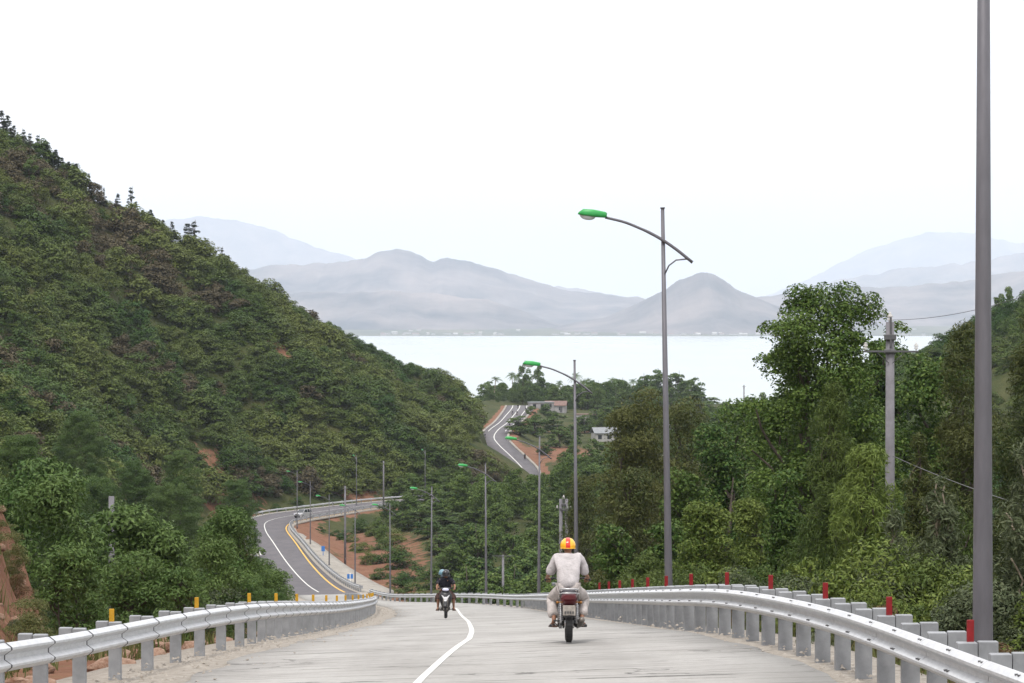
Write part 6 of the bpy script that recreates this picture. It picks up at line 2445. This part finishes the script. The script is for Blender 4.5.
for (px, py, d, sc) in [(345, 522, 545, .9), (352, 524, 535, .7), (362, 518, 560, 1.0), (372, 522, 545, .9), (380, 515, 575, 1.1), (368, 563, 425, .8), (385, 584, 385, .7), (395, 580, 392, .9), (405, 586, 380, .8), (413, 578, 396, 1.0), (336, 520, 555, .6), (390, 560, 430, .8), (400, 552, 440, 1.0), (412, 560, 425, 1.1), (422, 566, 415, 1.2), (380, 548, 460, .9), (370, 540, 480, .8), (388, 538, 480, 1.2), (402, 540, 470, 1.3), (416, 546, 455, 1.3), (428, 552, 440, 1.3), (356, 530, 510, .7), (428, 578, 396, 1.1), (384, 530, 505, 1.1), (396, 526, 510, 1.2), (320, 516, 560, .6), (364, 532, 505, .8), (374, 556, 440, .6), (422, 588, 378, .8),
                       (256, 506, 600, .9), (266, 500, 612, 1.1), (276, 503, 606, .7), (286, 496, 622, 1.2), (297, 499, 616, .8), (308, 492, 632, 1.1), (322, 494, 628, .8), (338, 488, 642, 1.2), (352, 491, 640, .9), (366, 486, 650, 1.1)]:
    X = (px - CX) * d / FPX
    o = link("shrub", shrubs[rnd.randrange(5)], None, (X, d, ground(X, d) - 0.3))
    o.scale = (sc * 0.8, sc * 0.8, sc * 0.75)
    o.rotation_euler = (0, 0, rnd.uniform(0, 6))
    tag(o, "small scrub bush growing on the red earth beside the lower road", "shrub", "bushes on the red earth by the lower road")
for (px, py, d, sc) in [(388, 575, 398, .8), (398, 572, 404, 1.1), (402, 578, 396, .7), (410, 570, 408, .9), (392, 570, 408, .6), (418, 584, 384, .7)]:
    X = (px - CX) * d / FPX
    o = link("rock", rocks[rnd.randrange(5)], None, (X, d, ground(X, d)))
    o.scale = (sc, sc, sc * 0.7)
    tag(o, "pale rock on the red earth below the lower road", "rock", "rocks on the red earth")
for (px, ytop, hw, d) in [(415, 489, 14, 615), (406, 484, 11, 655), (424, 482, 14, 655), (444, 480, 14, 660), (392, 500, 14, 585), (408, 495, 16, 575), (402, 512, 13, 545), (420, 505, 17, 540), (436, 498, 16, 560), (452, 492, 17, 590), (428, 522, 16, 505), (446, 515, 18, 515), (462, 508, 17, 540), (440, 534, 17, 480),
                          (458, 528, 17, 490), (474, 520, 17, 510), (450, 546, 17, 455), (468, 542, 18, 460), (484, 536, 17, 480), (398, 478, 12, 640), (416, 474, 13, 650), (434, 472, 13, 660), (470, 484, 15, 620), (488, 488, 15, 625), (504, 482, 15, 640), (520, 486, 15, 640)]:
    X = (px - CX) * d / FPX
    z = ground(X, d)
    tree('forest', X, d, max(-(ytop - HY) * d / FPX - z, 3.2), hw * d / FPX, "lush green tree crowding the top of the red earth bank", "trees above the red earth bank", z=z)

# trees and palms between the distant road and the sea
belt = []
for i in range(6000):
    behind = i % 3 > 0
    d = rnd.uniform(1128, 1330) if behind else rnd.uniform(850, 1330)
    px = rnd.uniform(484, 625) if behind else rnd.uniform(540, 760)
    if len(belt) >= 230:
        break
    X = (px - CX) * d / FPX
    if dist_road(X, d) < 7.5 and d < 1115:
        continue
    z = ground(X, d)
    H = rnd.uniform(6, 12.5) if behind else rnd.uniform(4.0, 10)
    R = H * rnd.uniform(0.3, 0.44)
    if not clear_ok(X, d, z, H, R):
        H, R = rnd.uniform(3.5, 6), 2.2
        if not clear_ok(X, d, z, H, R):
            continue
    belt.append((H / d, X, d, z, H, R))
belt.sort(reverse=True)
for i, (_, X, d, z, H, R) in enumerate(belt[:72]):
    tree('forest', X, d, H, R, "dark tree of the coastal belt between the distant road and the sea", "trees of the coastal belt", z=z)
mass("woodland", [(0, X, d, z, H / 8.0) for _, X, d, z, H, R in belt[72:]], forest_crowns, 1, 'forest')
for k in range(26):
    px = 498 + k * 8 + rnd.uniform(-3, 3)
    if 512 < px < 518:
        continue
    d = rnd.uniform(1145, 1215)
    X = (px - CX) * d / FPX
    z = ground(X, d)
    H = max(-(384 + rnd.uniform(-6, 5) - HY) * d / FPX - z, 4.0)
    tree('forest', X, d, H, rnd.uniform(2.4, 4.0), "dark tree of the coastal belt between the distant road and the sea", "trees of the coastal belt", z=z)
for i in range(14):
    d = rnd.uniform(1140, 1300)
    px = rnd.choice((rnd.uniform(486, 540), rnd.uniform(550, 640)))
    X = (px - CX) * d / FPX
    tree('palm', X, d, rnd.uniform(9, 13), None, "coconut palm among the trees by the sea", "palms of the coastal belt")
for (px, py, hw, d, lab) in [(520, 441, 13, 905, "round bush on the earth inside the curve of the distant road"), (535, 437, 14, 930, "green tree on the slope inside the curve of the distant road"), (552, 432, 14, 960, "green tree below the flat-roofed house"),
                             (560, 452, 14, 880, "bushy tree on the red slope by the distant road"), (572, 446, 12, 900, "bushy tree just past the red slope of the distant road"), (531, 424, 6, 1010, "small bush at the inner kerb of the distant road"), (545, 462, 9, 840, "small bush at the foot of the red slope"),
                             (548, 420, 9, 1050, "little tree before the grey flat-roofed house"), (585, 436, 12, 960, "tree beside the long pale house"), (600, 428, 14, 1000, "rounded tree behind the long pale house")]:
    X = (px - CX) * d / FPX
    z = ground(X, d)
    H = max(-(py - 12 - HY) * d / FPX - z, 1.5 * hw * d / FPX)
    tree('forest', X, d, H, hw * d / FPX, lab, None, z=z)
for (px, py, hw, d, k, lab) in [(523, 362, 7, 1180, 'forest', "tall narrow tree behind the green lamp head, topping the coastal belt"), (537, 366, 8, 1200, 'forest', "second tall tree beside the narrow one at the coast"), (494, 376, 8, 1160, 'palm', "lone palm at the hill end by the sea"),
                                (576, 372, 8, 1200, 'palm', "palm crown showing just beside the lamp that meets the sea"), (615, 377, 8, 1220, 'palm', "palm between two lamps against the sea"), (634, 378, 8, 1230, 'palm', "palm close by the grey green coastal grove"),
                                (646, 375, 12, 1190, 'forest', "rounded tree of the coastal grove just before the tall lamp pole"), (661, 370, 13, 1180, 'forest', "highest tree of the coastal grove directly behind the tall lamp pole"), (677, 373, 13, 1175, 'forest', "broad tree of the coastal grove past the tall lamp pole"), (692, 378, 11, 1170, 'forest', "outermost tree of the coastal grove against the sea"), (700, 394, 20, 1100, 'forest', "low tree at the end of the coastal grove")]:
    X = (px - CX) * d / FPX
    z = ground(X, d)
    H = -(py - HY) * d / FPX - z
    tree(k, X, d, H, hw * d / FPX, lab, None, z=z)


# ------------------------------------------------------------------ houses
def house(label, X, d, w, dp, h, rz, wall, roof, z=None, group=None, parts=True, flat=False):
    z = ground(X, d) if z is None else z
    root = empty("house", (X, d, z), rz, label, "house", group)
    b = MB()
    b.box((0, 0, h / 2 - 0.5), (w, dp, h + 1.0))
    b.build("wall", wall, root)
    r = MB()
    if flat:
        r.box((0, 0, h + 0.12), (w + 0.5, dp + 0.5, 0.24))
    else:
        r.prism([(-dp / 2 - 0.4, h - 0.06), (0, h + dp * 0.28), (dp / 2 + 0.4, h - 0.06), (dp / 2 + 0.4, h + 0.06), (0, h + dp * 0.28 + 0.14), (-dp / 2 - 0.4, h + 0.06)], -w / 2 - 0.4, w / 2 + 0.4)
    r.build("roof", roof, root)
    if parts:
        for k in range(max(1, int(w // 3))):
            x = -w / 2 + (k + 0.5) * w / max(1, int(w // 3))
            f = MB()
            f.box((x, -dp / 2 - 0.03, h * 0.55), (1.2, 0.08, 1.3))
            f.build("window", M['glass_dark'], root)
        f = MB()
        f.box((w * 0.28, -dp / 2 - 0.035, 1.0), (0.95, 0.09, 2.0))
        f.build("door", M['steel_dark'], root)
    return root


for (px, py, d, w, h, rz, wl_, rf, fl, lab) in [(541, 419, 1085, 9, 3.4, 0.15, 'house_wall', 'roof_tin', True, "grey flat-roofed house beside the upper end of the distant road"), (556, 419, 1110, 8, 3.2, -0.1, 'house_wall', 'roof_rust', False, "brown-roofed house under trees past the grey flat-roofed one"),
                                               (590, 428, 1040, 10, 2.6, 0.0, 'house_white', 'roof_rust', True, "long pale house low on the earth clearing"),
                                               (607, 452, 900, 9, 2.6, 0.2, 'house_white', 'roof_tin', False, "white-walled shed glimpsed through the olive tree"), (655, 428, 900, 9, 2.8, -0.2, 'house_white', 'roof_tin', False, "tin-roofed house showing through leaves behind the tall lamp")]:
    X, _, zb = at(px, py, d)
    gz = ground(X, d)
    house(lab, X, d, w, 6, min(max(2.6, zb - gz + 1.6), 3.4), rz, M[wl_], M[rf], gz, None, True, fl)

# the town across the bay: small pale houses, a pixel or two each
for i in range(80):
    px = rnd.choice((rnd.uniform(380, 520), rnd.uniform(520, 640), rnd.uniform(640, 770), rnd.uniform(640, 770), rnd.uniform(900, 1020)))
    d = rnd.choice((rnd.uniform(11090, 11300), rnd.uniform(11100, 12300)))
    X = (px - CX) * d / FPX
    w = rnd.uniform(10, 30)
    house("pale house of the town on the far shore of the bay", X, d, w, rnd.uniform(9, 14), rnd.uniform(4, 7), rnd.uniform(-.5, .5), M['house_white'], M['house_white' if rnd.random() < .6 else 'roof_rust'], None, "houses of the town across the bay", False, rnd.random() < .5)
